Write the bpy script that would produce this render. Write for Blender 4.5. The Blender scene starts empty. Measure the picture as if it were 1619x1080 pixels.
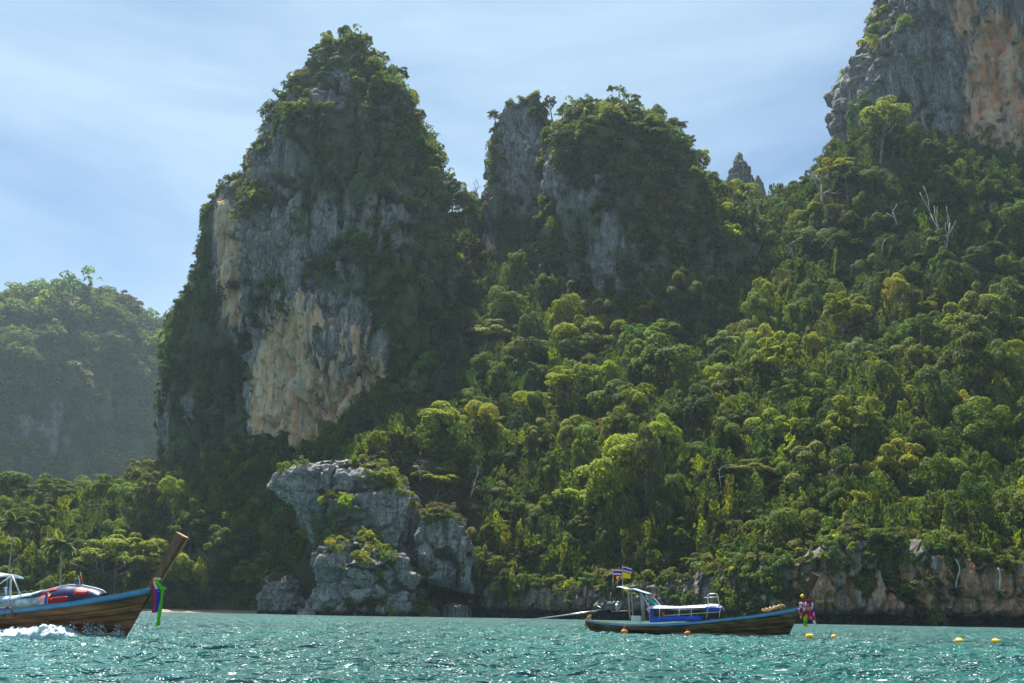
import bpy, math, random
import numpy as np
from mathutils import Matrix, Vector
random.seed(7); rng = np.random.default_rng(7)
sc = bpy.context.scene
col = sc.collection
R = math.radians
# ------------------------------------------------------------------ camera
F = 1574.0
PITCH, ROLL, CAMH = R(15.32), R(0.9), 1.08
cam = bpy.data.cameras.new('camera'); cam.lens = 35.0; cam.sensor_width = 36.0
cam.clip_start = 0.5; cam.clip_end = 6000
co = bpy.data.objects.new('camera', cam); col.objects.link(co)
CM = Matrix.Rotation(R(90) + PITCH, 4, 'X') @ Matrix.Rotation(ROLL, 4, 'Z')
co.matrix_world = Matrix.Translation((0, 0, CAMH)) @ CM
sc.camera = co
CR = np.array(CM.to_3x3())
# ------------------------------------------------------------------ light
SUN_EL, SUN_AZ = 65.0, -22.0          # azimuth from +Y, negative = towards the west (-X)
w = bpy.data.worlds.new('World'); sc.world = w; w.use_nodes = True
nt = w.node_tree; N = nt.nodes; L = nt.links
N.clear()
out = N.new('ShaderNodeOutputWorld'); bg = N.new('ShaderNodeBackground')
sky = N.new('ShaderNodeTexSky'); sky.sky_type = 'NISHITA'; sky.sun_disc = False
sky.sun_elevation = R(SUN_EL); sky.sun_rotation = R(SUN_AZ)
sky.air_density = 1.0; sky.dust_density = 0.6; sky.ozone_density = 0.7
bg.inputs[1].default_value = 0.056
geo = N.new('ShaderNodeTexCoord')
mp = N.new('ShaderNodeMapping'); mp.inputs['Scale'].default_value = (1.0, 1.0, 3.6); mp.inputs['Rotation'].default_value = (R(8), R(-20), 0); mp.inputs['Location'].default_value = (7, 3, 1)
n1 = N.new('ShaderNodeTexNoise'); n1.inputs['Scale'].default_value = 1.7; n1.inputs['Detail'].default_value = 7; n1.inputs['Roughness'].default_value = 0.55; n1.inputs['Distortion'].default_value = 0.6
rp = N.new('ShaderNodeValToRGB'); rp.color_ramp.elements[0].position = 0.32; rp.color_ramp.elements[1].position = 0.66
rp.color_ramp.elements[0].color = (.0, .0, .0, 1); rp.color_ramp.elements[1].color = (.9, .9, .9, 1)
mx = N.new('ShaderNodeMix'); mx.data_type = 'RGBA'
mx.inputs[7].default_value = (4.5, 6.2, 7.9, 1)
L.new(geo.outputs['Generated'], mp.inputs[0]); L.new(mp.outputs[0], n1.inputs['Vector']); L.new(n1.outputs[0], rp.inputs[0])
L.new(rp.outputs[0], mx.inputs[0]); tn_ = N.new('ShaderNodeMix'); tn_.data_type = 'RGBA'; tn_.blend_type = 'MULTIPLY'; tn_.inputs[0].default_value = 1; tn_.inputs[7].default_value = (.87, 1.0, 1.05, 1); L.new(sky.outputs[0], tn_.inputs[6]); L.new(tn_.outputs[2], mx.inputs[6]); L.new(mx.outputs[2], bg.inputs[0]); L.new(bg.outputs[0], out.inputs[0])
sl = bpy.data.lights.new('sun', 'SUN'); sl.energy = 4.4; sl.angle = R(0.55); sl.color = (1.0, 0.955, 0.88)
so = bpy.data.objects.new('sun', sl); col.objects.link(so)
sd = Vector((math.sin(R(SUN_AZ)) * math.cos(R(SUN_EL)), math.cos(R(SUN_AZ)) * math.cos(R(SUN_EL)), math.sin(R(SUN_EL))))
so.rotation_euler = sd.to_track_quat('Z', 'Y').to_euler()
so.location = (-60, 200, 400)
vs = sc.view_settings; vs.view_transform = 'Standard'; vs.look = 'None'; vs.gamma = 1; vs.use_curve_mapping = False
vs.exposure = 1.18
cy = sc.cycles
cy.max_bounces = 6; cy.diffuse_bounces = 4; cy.glossy_bounces = 3; cy.transmission_bounces = 4; cy.transparent_max_bounces = 8; cy.volume_bounces = 1
cy.use_denoising = True
cy.sample_clamp_indirect = 4.0
# ------------------------------------------------------------------ pixel <-> world helpers (photo pixels 1619 x 1080)
def ray(px, py):
    px = np.asarray(px, float); py = np.asarray(py, float)
    d = np.stack([(px - 809.5) / F, -(py - 540.0) / F, -np.ones_like(px)], -1)
    return d @ CR.T
def P(px, py, Y):
    d = ray(px, py); t = np.asarray(Y, float) / d[..., 1]
    return d * t[..., None] + np.array([0, 0, CAMH])
def proj(p):
    q = (np.asarray(p, float) - np.array([0, 0, CAMH])) @ CR
    z = np.minimum(q[..., 2], -1e-3)
    return 809.5 + F * q[..., 0] / -z, 540.0 - F * q[..., 1] / -z
# ------------------------------------------------------------------ noise
def _h(ix, iy, iz, s):
    n = (ix.astype(np.int64) * 374761393 + iy.astype(np.int64) * 668265263 + iz.astype(np.int64) * 2147483647 + s * 1274126177) & 0xffffffff
    n = ((n ^ (n >> 13)) * 1274126177) & 0xffffffff
    n = ((n ^ (n >> 16)) * 2246822519) & 0xffffffff
    return ((n ^ (n >> 15)) & 0xffff) / 32767.5 - 1.0
def vn(p, s=0):
    i = np.floor(p); f = p - i; f = f * f * f * (f * (f * 6 - 15) + 10)
    i = i.astype(np.int64); r = 0
    for dx in (0, 1):
        wx = f[:, 0] if dx else 1 - f[:, 0]
        for dy in (0, 1):
            wy = f[:, 1] if dy else 1 - f[:, 1]
            for dz in (0, 1):
                wz = f[:, 2] if dz else 1 - f[:, 2]
                r = r + wx * wy * wz * _h(i[:, 0] + dx, i[:, 1] + dy, i[:, 2] + dz, s)
    return r
def fbm(p, o=4, s=0, g=0.5):
    a, r, t = 1.0, 0, 0
    for k in range(o):
        r = r + a * vn(p * (2.03 ** k) + 17.3 * k, s + k); t += a; a *= g
    return r / t
def ridge(p, o=3, s=0):
    a, r, t = 1.0, 0, 0
    for k in range(o):
        r = r + a * (1 - 2 * np.abs(vn(p * (2.1 ** k) + 9.7 * k, s + k))); t += a; a *= .55
    return r / t
def worley(p, s=0):
    i = np.floor(p).astype(np.int64); f1 = np.full(len(p), 9.0); f2 = np.full(len(p), 9.0); hh = np.zeros(len(p))
    for dx in (-1, 0, 1):
        for dy in (-1, 0, 1):
            for dz in (-1, 0, 1):
                c = i + np.array([dx, dy, dz]); q = c + .5 + .45 * np.stack([_h(c[:, 0], c[:, 1], c[:, 2], s + k) for k in range(3)], -1)
                d = np.linalg.norm(p - q, axis=1); n = d < f1
                f2 = np.where(n, f1, np.minimum(f2, d)); hh = np.where(n, _h(c[:, 0], c[:, 1], c[:, 2], s + 7), hh); f1 = np.where(n, d, f1)
    return f1, f2, hh
def sm(x, a, b):
    t = np.clip((x - a) / (b - a), 0, 1); return t * t * (3 - 2 * t)
def ell(px, py, cx, cy_, rx, ry, soft=.5):
    d = np.sqrt(((px - cx) / rx) ** 2 + ((py - cy_) / ry) ** 2)
    return 1 - sm(d, 1 - soft, 1 + soft)
# ------------------------------------------------------------------ object helpers
def link(name, me, mat=None, parent=None, kind=None, label=None, cat=None, group=None, loc=None):
    o = bpy.data.objects.new(name, me); col.objects.link(o)
    if mat is not None and me is not None and not me.materials: me.materials.append(mat)
    if parent is not None: o.parent = parent
    if kind: o['kind'] = kind
    if label: o['label'] = label
    if cat: o['category'] = cat
    if group: o['group'] = group
    if loc is not None: o.location = loc
    return o
def mesh(name, v, f, smooth=True, attrs=None):
    me = bpy.data.meshes.new(name)
    v = np.asarray(v, np.float32); 
    if isinstance(f, np.ndarray):
        n, k = f.shape
        me.vertices.add(len(v)); me.vertices.foreach_set('co', v.ravel())
        me.loops.add(n * k); me.loops.foreach_set('vertex_index', f.astype(np.int32).ravel())
        me.polygons.add(n); me.polygons.foreach_set('loop_start', np.arange(0, n * k, k, dtype=np.int32))
        me.update(calc_edges=True)
    else:
        me.from_pydata(v.tolist(), [], f); me.update()
    if smooth: me.polygons.foreach_set('use_smooth', np.ones(len(me.polygons), bool))
    for k_, a in (attrs or {}).items():
        a = np.asarray(a)
        if a.ndim == 2:
            at = me.attributes.new(k_, 'FLOAT_COLOR', 'POINT'); at.data.foreach_set('color', np.c_[a, np.ones(len(a))].astype(np.float32).ravel())
        elif a.dtype.kind == 'i':
            at = me.attributes.new(k_, 'INT', 'POINT'); at.data.foreach_set('value', a.astype(np.int32))
        else:
            at = me.attributes.new(k_, 'FLOAT', 'POINT'); at.data.foreach_set('value', a.astype(np.float32))
    return me
def grid_faces(nr, nc, wrap=False):
    i = np.arange(nr - 1)[:, None]; j = np.arange(nc if wrap else nc - 1)[None, :]
    j2 = (j + 1) % nc
    a = i * nc + j; b = i * nc + j2; c = (i + 1) * nc + j2; d = (i + 1) * nc + j
    return np.stack([a, b, c, d], -1).reshape(-1, 4)
# ------------------------------------------------------------------ materials
def mat(name, base, rough=.6, metal=0.0, noise=None, spec=.4, bump=None):
    m = bpy.data.materials.new(name); m.use_nodes = True
    n = m.node_tree.nodes; l = m.node_tree.links; b = n['Principled BSDF']
    b.inputs['Base Color'].default_value = (*base, 1); b.inputs['Roughness'].default_value = rough; b.inputs['Metallic'].default_value = metal
    b.inputs['Specular IOR Level'].default_value = spec
    tc = n.new('ShaderNodeTexCoord')
    if noise:
        c2, scale, stretch = noise
        mpp = n.new('ShaderNodeMapping'); mpp.inputs['Scale'].default_value = stretch
        nn = n.new('ShaderNodeTexNoise'); nn.inputs['Scale'].default_value = scale; nn.inputs['Detail'].default_value = 5
        rr = n.new('ShaderNodeValToRGB'); rr.color_ramp.elements[0].position = .35; rr.color_ramp.elements[1].position = .68
        rr.color_ramp.elements[0].color = (*base, 1); rr.color_ramp.elements[1].color = (*c2, 1)
        l.new(tc.outputs['Object'], mpp.inputs[0]); l.new(mpp.outputs[0], nn.inputs['Vector']); l.new(nn.outputs[0], rr.inputs[0]); l.new(rr.outputs[0], b.inputs['Base Color'])
        if bump:
            bb = n.new('ShaderNodeBump'); bb.inputs['Strength'].default_value = bump; bb.inputs['Distance'].default_value = .02
            l.new(nn.outputs[0], bb.inputs['Height']); l.new(bb.outputs[0], b.inputs['Normal'])
    return m
class NB:                                   # small node builder
    def __init__(s, m): s.n = m.node_tree.nodes; s.l = m.node_tree.links
    def math(s, op, a, b=None, clamp=False):
        x = s.n.new('ShaderNodeMath'); x.operation = op; x.use_clamp = clamp
        for i, q in enumerate((a, b)):
            if q is None: continue
            if isinstance(q, (int, float)): x.inputs[i].default_value = q
            else: s.l.new(q, x.inputs[i])
        return x.outputs[0]
    def mix(s, f, a, b, blend='MIX'):
        x = s.n.new('ShaderNodeMix'); x.data_type = 'RGBA'; x.blend_type = blend
        for i, q in ((0, f), (6, a), (7, b)):
            if isinstance(q, (int, float)): x.inputs[i].default_value = q
            elif isinstance(q, tuple): x.inputs[i].default_value = (*q, 1)
            else: s.l.new(q, x.inputs[i])
        return x.outputs[2]
    def noise(s, vec, scale, stretch=(1, 1, 1), detail=5, rough=.55, dist=0):
        m = s.n.new('ShaderNodeMapping'); m.inputs['Scale'].default_value = stretch; s.l.new(vec, m.inputs[0])
        x = s.n.new('ShaderNodeTexNoise'); x.inputs['Scale'].default_value = scale; x.inputs['Detail'].default_value = detail; x.inputs['Roughness'].default_value = rough; x.inputs['Distortion'].default_value = dist
        s.l.new(m.outputs[0], x.inputs['Vector']); return x.outputs[0]
    def ramp(s, v, a, b):
        x = s.n.new('ShaderNodeMapRange'); x.interpolation_type = 'SMOOTHSTEP'; x.inputs[1].default_value = a; x.inputs[2].default_value = b; s.l.new(v, x.inputs[0]); return x.outputs[0]
    def attr(s, name, t='GEOMETRY'):
        x = s.n.new('ShaderNodeAttribute'); x.attribute_name = name; x.attribute_type = t; return x
def rock_mat(name, lo, hi, ochre_a, ochre_b, fine=1.0, dark=(.07, .072, .078)):
    m = bpy.data.materials.new(name); m.use_nodes = True; q = NB(m)
    b = q.n['Principled BSDF']; b.inputs['Roughness'].default_value = .88; b.inputs['Specular IOR Level'].default_value = .25
    tc = q.n.new('ShaderNodeTexCoord').outputs['Object']
    big = q.noise(tc, .06 * fine, (1, 1, .6), 6, .6)
    wide = q.noise(tc, .17 * fine, (1, 1, .12), 6, .6, .5)
    st = q.noise(tc, .5 * fine, (1.4, 1.4, .07), 8, .68, .3)
    st2 = q.noise(tc, 1.0 * fine, (1.2, 1.2, .06), 6, .66, .3)
    fn = q.noise(tc, 1.1 * fine, (1, 1, .7), 7, .68)
    c = q.mix(q.ramp(fn, .3, .7), lo, hi)
    c = q.mix(q.math('MULTIPLY', q.ramp(big, .42, .62), .45), c, tuple(x * .72 for x in lo))
    oc = q.attr('ochre').outputs['Fac']
    om = q.ramp(q.math('ADD', oc, q.math('MULTIPLY', q.math('SUBTRACT', q.noise(tc, .26 * fine, (1.1, 1.1, .16), 7, .65, .4), .5), 2.0)), .44, .56)
    occ = q.mix(q.ramp(q.noise(tc, .22 * fine, (1.2, 1.2, .16), 7, .65, .4), .44, .56), ochre_a, ochre_b)
    occ = q.mix(q.math('MULTIPLY', q.ramp(fn, .45, .75), .35), occ, tuple(x * .5 for x in ochre_a))
    c = q.mix(om, c, occ)
    c = q.mix(q.math('MULTIPLY', q.ramp(st, .545, .60), q.math('SUBTRACT', .80, q.math('MULTIPLY', om, .28))), c, dark)
    c = q.mix(q.math('MULTIPLY', q.ramp(st2, .575, .635), .68), c, (.50, .49, .45))
    c = q.mix(q.math('MULTIPLY', q.ramp(q.noise(tc, .24 * fine, (1, 1, .10), 5, .6, .6), .56, .66), .55), c, (.46, .44, .40))
    c = q.mix(q.math('MULTIPLY', q.ramp(wide, .55, .64), q.math('SUBTRACT', .62, q.math('MULTIPLY', om, .42))), c, dark)
    mo = q.attr('moss').outputs['Fac']
    c = q.mix(q.ramp(q.math('ADD', mo, q.math('MULTIPLY', q.math('SUBTRACT', fn, .5), 1.2)), .35, .75), c, (.075, .095, .035))
    c = q.mix(q.math('MULTIPLY', q.ramp(q.noise(tc, .12 * fine, (1, 1, .8), 8, .72, .3), .54, .62), q.math('SUBTRACT', .62, q.math('MULTIPLY', om, .5))), c, (.085, .072, .048))
    wl = q.attr('wet').outputs['Fac']
    c = q.mix(wl, c, (.022, .022, .022))
    q.l.new(c, b.inputs['Base Color'])
    h = q.math('ADD', q.math('MULTIPLY', fn, .9), q.math('MULTIPLY', st, 1.3))
    bp = q.n.new('ShaderNodeBump'); bp.inputs['Strength'].default_value = .9; bp.inputs['Distance'].default_value = .9 / fine
    q.l.new(h, bp.inputs['Height']); q.l.new(bp.outputs[0], b.inputs['Normal'])
    return m
M_TOWER = rock_mat('limestone', (.12, .117, .115), (.36, .345, .325), (.74, .44, .22), (.70, .57, .39))
M_RED = rock_mat('limestone_rust', (.10, .098, .098), (.29, .28, .272), (.66, .28, .13), (.56, .40, .26))
M_SEA = rock_mat('sea_limestone', (.10, .085, .076), (.32, .27, .22), (.46, .185, .085), (.40, .27, .17), 2.0)
M_GREY = rock_mat('grey_limestone', (.155, .148, .14), (.43, .41, .385), (.40, .33, .22), (.34, .30, .22), 1.7)
def leaf_mat(name):
    m = bpy.data.materials.new(name); m.use_nodes = True; q = NB(m)
    b = q.n['Principled BSDF']; o = q.n['Material Output']
    t = q.attr('tint', 'INSTANCER').outputs['Color']; v = q.attr('leaf').outputs['Fac']
    hs = q.n.new('ShaderNodeHueSaturation'); q.l.new(t, hs.inputs['Color'])
    q.l.new(q.math('ADD', q.math('MULTIPLY', v, 1.1), .45), hs.inputs['Value'])
    q.l.new(q.math('ADD', q.math('MULTIPLY', v, -.05), .525), hs.inputs['Hue'])
    q.l.new(hs.outputs[0], b.inputs['Base Color'])
    b.inputs['Roughness'].default_value = .6; b.inputs['Specular IOR Level'].default_value = .16
    tr = q.n.new('ShaderNodeBsdfTranslucent')
    q.l.new(q.mix(1.0, hs.outputs[0], (1.38, 1.55, .42), 'MULTIPLY'), tr.inputs[0])
    ms = q.n.new('ShaderNodeMixShader'); ms.inputs[0].default_value = .5
    q.l.new(b.outputs[0], ms.inputs[1]); q.l.new(tr.outputs[0], ms.inputs[2]); q.l.new(ms.outputs[0], o.inputs[0])
    return m
M_LEAF = leaf_mat('leaves')
M_BARK = mat('bark', (.10, .085, .07), .9, noise=((.22, .2, .17), 3.0, (1, 1, .3)), spec=.2)
M_PALE = mat('pale_bark', (.30, .28, .25), .85, noise=((.45, .43, .4), 2.0, (1, 1, .3)), spec=.2)
M_SOIL = mat('forest_floor', (.035, .04, .02), .95, noise=((.06, .055, .03), .3, (1, 1, 1)), spec=.1)
M_SAND = mat('sand', (.36, .29, .2), .95, noise=((.26, .21, .15), .5, (1, 1, 1)), spec=.1)
HAZE = 0.000072
# ------------------------------------------------------------------ foliage prototypes
def leaves(c, n, Ls, Ws, g, droop=.25):
    """diamond leaves at centres c, normals n; returns verts, quads"""
    k = len(c); n = n / np.linalg.norm(n, axis=1, keepdims=True)
    t = g.normal(size=(k, 3)); t -= (t * n).sum(1, keepdims=True) * n; t /= np.linalg.norm(t, axis=1, keepdims=True) + 1e-9
    b = np.cross(n, t); L_ = (Ls * g.uniform(.65, 1.35, k))[:, None]; W_ = (Ws * g.uniform(.7, 1.3, k))[:, None]
    dz = np.zeros((k, 3)); dz[:, 2] = -droop; 
    v = np.stack([c - t * L_ * .5, c + b * W_ * .5 + n * W_ * .12, c + t * L_ * .5 + dz * L_, c - b * W_ * .5 + n * W_ * .12], 1)
    return v.reshape(-1, 3), np.arange(k * 4).reshape(-1, 4)
def crown(kind, seed, n, Lf):
    """crown of unit radius about the origin; returns verts, quads, leaf value per vertex"""
    g = np.random.default_rng(seed); lob = []
    if kind == 'dome':
        ph = g.uniform(0, 6.28, 3)
        for i in range(52):
            a = g.uniform(0, 6.283); e = math.asin(g.uniform(-.8, 1)); r = g.uniform(.42, .8) * (1 + .3 * math.sin(2 * a + ph[0]) * math.cos(e) + .18 * math.sin(3 * a + 2 * e + ph[1]))
            s = g.uniform(.12, .34) * g.choice([.75, 1, 1.2]); lob.append((r * math.cos(e) * math.cos(a), r * math.cos(e) * math.sin(a), r * math.sin(e) * .95 + .1 * math.sin(a + ph[2]), s, s, s * g.uniform(.55, 1.3)))
    elif kind == 'drape':
        for i in range(15):
            a = g.uniform(0, 6.283); r = g.uniform(0, .62); s = g.uniform(.16, .36)
            lob.append((r * math.cos(a), r * math.sin(a), .75 - r * r * 1.0 + g.uniform(-.22, .3), s, s, s * .9))
        for i in range(26):
            a = g.uniform(0, 6.283); r = g.uniform(.42, .85); s = g.uniform(.09, .24)
            lob.append((r * math.cos(a), r * math.sin(a), g.uniform(-1.0, .3), s, s, s * g.uniform(1.4, 3.0)))
    elif kind == 'umbrella':
        for i in range(26):
            a = g.uniform(0, 6.283); r = math.sqrt(g.uniform(0, .8)); s = g.uniform(.2, .38)
            lob.append((r * math.cos(a), r * math.sin(a), g.choice([.42, .18, -.1]) * (1 - .3 * r) + g.uniform(-.06, .1), s, s, s * .42))
    elif kind == 'airy':
        for i in range(46):
            a = g.uniform(0, 6.283); e = math.asin(g.uniform(-.3, 1)); r = g.uniform(.35, .9)
            s = g.uniform(.1, .22); lob.append((r * math.cos(e) * math.cos(a), r * math.cos(e) * math.sin(a), r * math.sin(e) * .9, s, s, s * .7))
    elif kind == 'bush':
        for i in range(12):
            a = g.uniform(0, 6.283); r = g.uniform(.1, .65); s = g.uniform(.25, .45)
            lob.append((r * math.cos(a), r * math.sin(a), g.uniform(-.3, .45), s, s, s * .8))
    elif kind == 'creeper':            # hangs on a wall: wall plane x-z, outward +y
        for i in range(26):
            s = g.uniform(.18, .34); lob.append((g.uniform(-.75, .75), g.uniform(-.05, .12), g.uniform(-.9, .9), s, s * .55, s * 1.3))
    lob = np.array(lob); ctr, rad = lob[:, :3], lob[:, 3:]
    area = (rad[:, 0] * rad[:, 1] + rad[:, 0] * rad[:, 2]); pr = area / area.sum()
    li = g.choice(len(lob), int(n * 1.7), p=pr)
    d = g.normal(size=(len(li), 3)); d[:, 2] = np.where(d[:, 2] < -.25, -d[:, 2], d[:, 2])
    if kind == 'creeper': d[:, 1] = np.abs(d[:, 1])
    d /= np.linalg.norm(d, axis=1, keepdims=True)
    p = ctr[li] + d * rad[li] * g.uniform(.78, 1.08, (len(li), 1))
    keep = np.ones(len(p), bool)
    for j in range(len(lob)):
        q = ((p - ctr[j]) / rad[j]); keep &= ((q * q).sum(1) > .5) | (li == j)
    idx = np.where(keep)[0][:n]; p, d, li = p[idx], d[idx], li[idx]
    nn = d / rad[li] * rad[li].mean(1, keepdims=True) + g.normal(size=d.shape) * .42 + np.array([0, 0, .35])
    v, f = leaves(p, nn, Lf, Lf * .62, g)
    lv = np.clip(g.uniform(0, 1, len(lob))[li] * .45 + g.uniform(0, 1, len(p)) * .55, 0, 1)
    return v, f, np.repeat(lv, 4)
PROTO = {}
for kd, seeds, n, Lf in (('dome', (1, 2, 3, 12, 13), 8000, .080), ('drape', (4, 5, 6, 14, 15), 8000, .078), ('umbrella', (7, 8, 16), 6000, .085), ('airy', (9, 10, 11, 17), 7500, .075)):
    PROTO[kd] = [crown(kd, s, n, Lf) for s in seeds]
SMALL = {'bush': [crown('bush', 20 + s, 420, .21) for s in range(4)], 'creeper': [crown('creeper', 30 + s, 420, .20) for s in range(4)],
         'dome': [crown('dome', 40 + s, 800, .17) for s in range(3)]}
# ------------------------------------------------------------------ uncountable greenery: one object each, its own prototypes set out on its own points
def greenery(name, protos, pts, scl, rot, tint, label):
    n = len(pts); V, Fc, leaf, pid = [], [], [], []; off = 0
    for k, (v, f, lv) in enumerate(protos):
        V.append(v); Fc.append(f + off); leaf.append(lv); pid.append(np.full(len(v), k)); off += len(v)
    V = np.concatenate(V + [pts]); Fc = np.concatenate(Fc)
    z = lambda a, d: np.concatenate([np.tile(d, (off, 1)), a])
    me = mesh(name, V, Fc, attrs={'leaf': np.concatenate(leaf + [np.zeros(n)]), 'pid': np.concatenate(pid + [rng.integers(0, len(protos), n)]).astype(int),
              'ispt': np.concatenate([np.zeros(off), np.ones(n)]), 'tint': z(tint, [[.05, .08, .02]])})
    for nm, a in (('scl', scl if scl.ndim == 2 else np.repeat(scl[:, None], 3, 1)), ('rot', rot)):
        at = me.attributes.new(nm, 'FLOAT_VECTOR', 'POINT'); at.data.foreach_set('vector', z(a, [[0, 0, 0]]).astype(np.float32).ravel())
    o = link(name, me, M_LEAF, kind='stuff', label=label)
    ng = bpy.data.node_groups.new(name, 'GeometryNodeTree'); ng.interface.new_socket('Geometry', in_out='INPUT', socket_type='NodeSocketGeometry'); ng.interface.new_socket('Geometry', in_out='OUTPUT', socket_type='NodeSocketGeometry')
    A = ng.nodes; K = ng.links; gi = A.new('NodeGroupInput'); go = A.new('NodeGroupOutput'); jn = A.new('GeometryNodeJoinGeometry')
    def named(nm, t):
        x = A.new('GeometryNodeInputNamedAttribute'); x.data_type = t; x.inputs[0].default_value = nm; return x.outputs[0]
    ip, pi, sc_, ro, ti = named('ispt', 'FLOAT'), named('pid', 'INT'), named('scl', 'FLOAT_VECTOR'), named('rot', 'FLOAT_VECTOR'), named('tint', 'FLOAT_COLOR')
    sep = A.new('GeometryNodeSeparateGeometry'); sep.domain = 'POINT'; K.new(gi.outputs[0], sep.inputs[0]); K.new(ip, sep.inputs[1])
    for k in range(len(protos)):
        cp = A.new('FunctionNodeCompare'); cp.data_type = 'INT'; cp.operation = 'EQUAL'; cp.inputs[3].default_value = k; K.new(pi, cp.inputs[2])
        s2 = A.new('GeometryNodeSeparateGeometry'); s2.domain = 'POINT'; K.new(sep.outputs[1], s2.inputs[0]); K.new(cp.outputs[0], s2.inputs[1])
        ins = A.new('GeometryNodeInstanceOnPoints'); K.new(sep.outputs[0], ins.inputs['Points']); K.new(cp.outputs[0], ins.inputs['Selection'])
        K.new(s2.outputs[0], ins.inputs['Instance']); K.new(sc_, ins.inputs['Scale'])
        e2r = A.new('FunctionNodeEulerToRotation'); K.new(ro, e2r.inputs[0]); K.new(e2r.outputs[0], ins.inputs['Rotation'])
        K.new(ins.outputs[0], jn.inputs[0])
    K.new(jn.outputs[0], go.inputs[0])
    md = o.modifiers.new('scatter', 'NODES'); md.node_group = ng
    return o
COLR = {'dark': (.076, .112, .034), 'mid': (.108, .146, .030), 'bright': (.205, .225, .026), 'yellow': (.250, .230, .034), 'olive': (.140, .150, .060), 'silver': (.185, .215, .145), 'rust': (.26, .13, .045), 'blue': (.068, .112, .056), 'brown': (.125, .105, .058)}
CW = {'dark': 'dark green', 'mid': 'mid green', 'bright': 'bright yellow-green', 'yellow': 'golden yellow', 'olive': 'dull olive', 'silver': 'silvery green', 'rust': 'rust-brown', 'blue': 'deep blue-green', 'brown': 'brownish'}
def tints(n, names, probs, jit=.16):
    c = np.array([COLR[k] for k in names])[rng.choice(len(names), n, p=np.array(probs) / sum(probs))]
    return c * np.exp(rng.normal(0, jit, (n, 1))) * np.exp(rng.normal(0, .06, (n, 3)))
# ------------------------------------------------------------------ terrain: thin plate spline through control points
SH = np.array([(-900, 360), (0, 335), (250, 352), (330, 360), (410, 354), (425, 336), (560, 314), (640, 320), (738, 322), (768, 302), (900, 276), (1100, 250), (1250, 232), (1400, 222), (1619, 209), (2000, 198), (2600, 190)], float)
def shoreline(px): return np.interp(px, SH[:, 0], SH[:, 1])
TAN = lambda px: (px - 809.5) / F * math.cos(PITCH)     # horizontal tangent of a pixel column at the horizon
ctl = [(1600, 895, 216), (1400, 885, 228), (1250, 895, 241), (1100, 912, 258), (950, 922, 270), (830, 925, 290), (1619, 800, 236), (1400, 800, 248), (1400, 600, 305), (1600, 600, 288),
       (1400, 430, 368), (1250, 440, 388), (1250, 335, 432), (1619, 430, 355), (1619, 270, 398), (1900, 430, 340), (1900, 800, 230), (1330, 228, 418), (1450, 228, 412), (1540, 245, 402),
       (1100, 800, 270), (1100, 600, 340), (1150, 450, 408), (1125, 318, 450), (1180, 326, 455), (1220, 335, 455), (960, 800, 290), (960, 580, 362), (1050, 510, 386), (880, 640, 348), (850, 800, 305),
       (760, 712, 335), (650, 700, 330), (690, 640, 365), (700, 520, 425), (730, 420, 465), (735, 340, 495), (770, 880, 308), (640, 760, 316), (560, 738, 318), (480, 745, 372), (420, 770, 375),
       (300, 780, 398), (240, 775, 425), (170, 795, 440), (60, 800, 432), (-100, 800, 430), (50, 880, 362), (200, 890, 376), (350, 892, 370), (350, 852, 390), (455, 768, 392), (400, 792, 400), (440, 850, 345), (-200, 890, 365), (440, 930, 336)]
pts = [P(a, b, y) - np.array([0, 0, 4.5]) for a, b, y in ctl]
for a, y, z in ((0, 348, 1.5), (250, 364, 1.5), (340, 368, 1.2), (410, 362, 1.2), (100, 560, 38), (-300, 560, 38), (350, 560, 60), (700, 600, 150), (1100, 600, 190), (1500, 560, 220), (1900, 560, 220), (-700, 370, 2), (-700, 480, 35), (2400, 240, 30), (2400, 400, 130)):
    pts.append(np.array([TAN(a) * y, y, z]))
pts = np.array(pts); A0 = pts[:, :2] / 100
def _U(r2): return .5 * r2 * np.log(r2 + 1e-9)
K = _U(((A0[:, None] - A0[None]) ** 2).sum(-1)) + np.eye(len(A0)) * .006
Pm = np.c_[np.ones(len(A0)), A0]
Sol = np.linalg.solve(np.block([[K, Pm], [Pm.T, np.zeros((3, 3))]]), np.r_[pts[:, 2], 0, 0, 0])
def tps(X, Y):
    q = np.stack([X, Y], -1) / 100; r = np.zeros(len(q))
    for k in range(len(A0)): r += Sol[k] * _U(((q - A0[k]) ** 2).sum(1))
    return r + Sol[-3] + q @ Sol[-2:]
def ground(X, Y):
    X = np.asarray(X, float); Y = np.asarray(Y, float)
    px = X / Y * F / math.cos(PITCH) + 809.5
    s = Y - shoreline(px)
    z = tps(X, Y) + 2.2 * fbm(np.stack([X / 22, Y / 22, 0 * X], -1), 3, 5)
    z = np.clip(z, 0.6, 235)
    hard = sm(px, 395, 440)                         # rocky shore: ground starts behind the sea cliff
    a = sm(s, 5.0, 9.0) * hard + sm(s, -1, 10) * (1 - hard)
    return -3 + (z + 3) * a
px_ = np.linspace(-900, 2600, 520); s_ = np.r_[np.linspace(-8, 12, 14), np.linspace(14, 180, 100), np.linspace(186, 420, 36)]
GX = []; 
Yg = shoreline(px_)[None, :] + s_[:, None]; Xg = TAN(px_)[None, :] * Yg
Zg = ground(Xg.ravel(), Yg.ravel())
terrain = link('hillside_terrain', mesh('hillside_terrain', np.c_[Xg.ravel(), Yg.ravel(), Zg], grid_faces(len(s_), len(px_))), M_SOIL, kind='structure', label='steep jungle hillside rising from the shore between the limestone cliffs')
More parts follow.
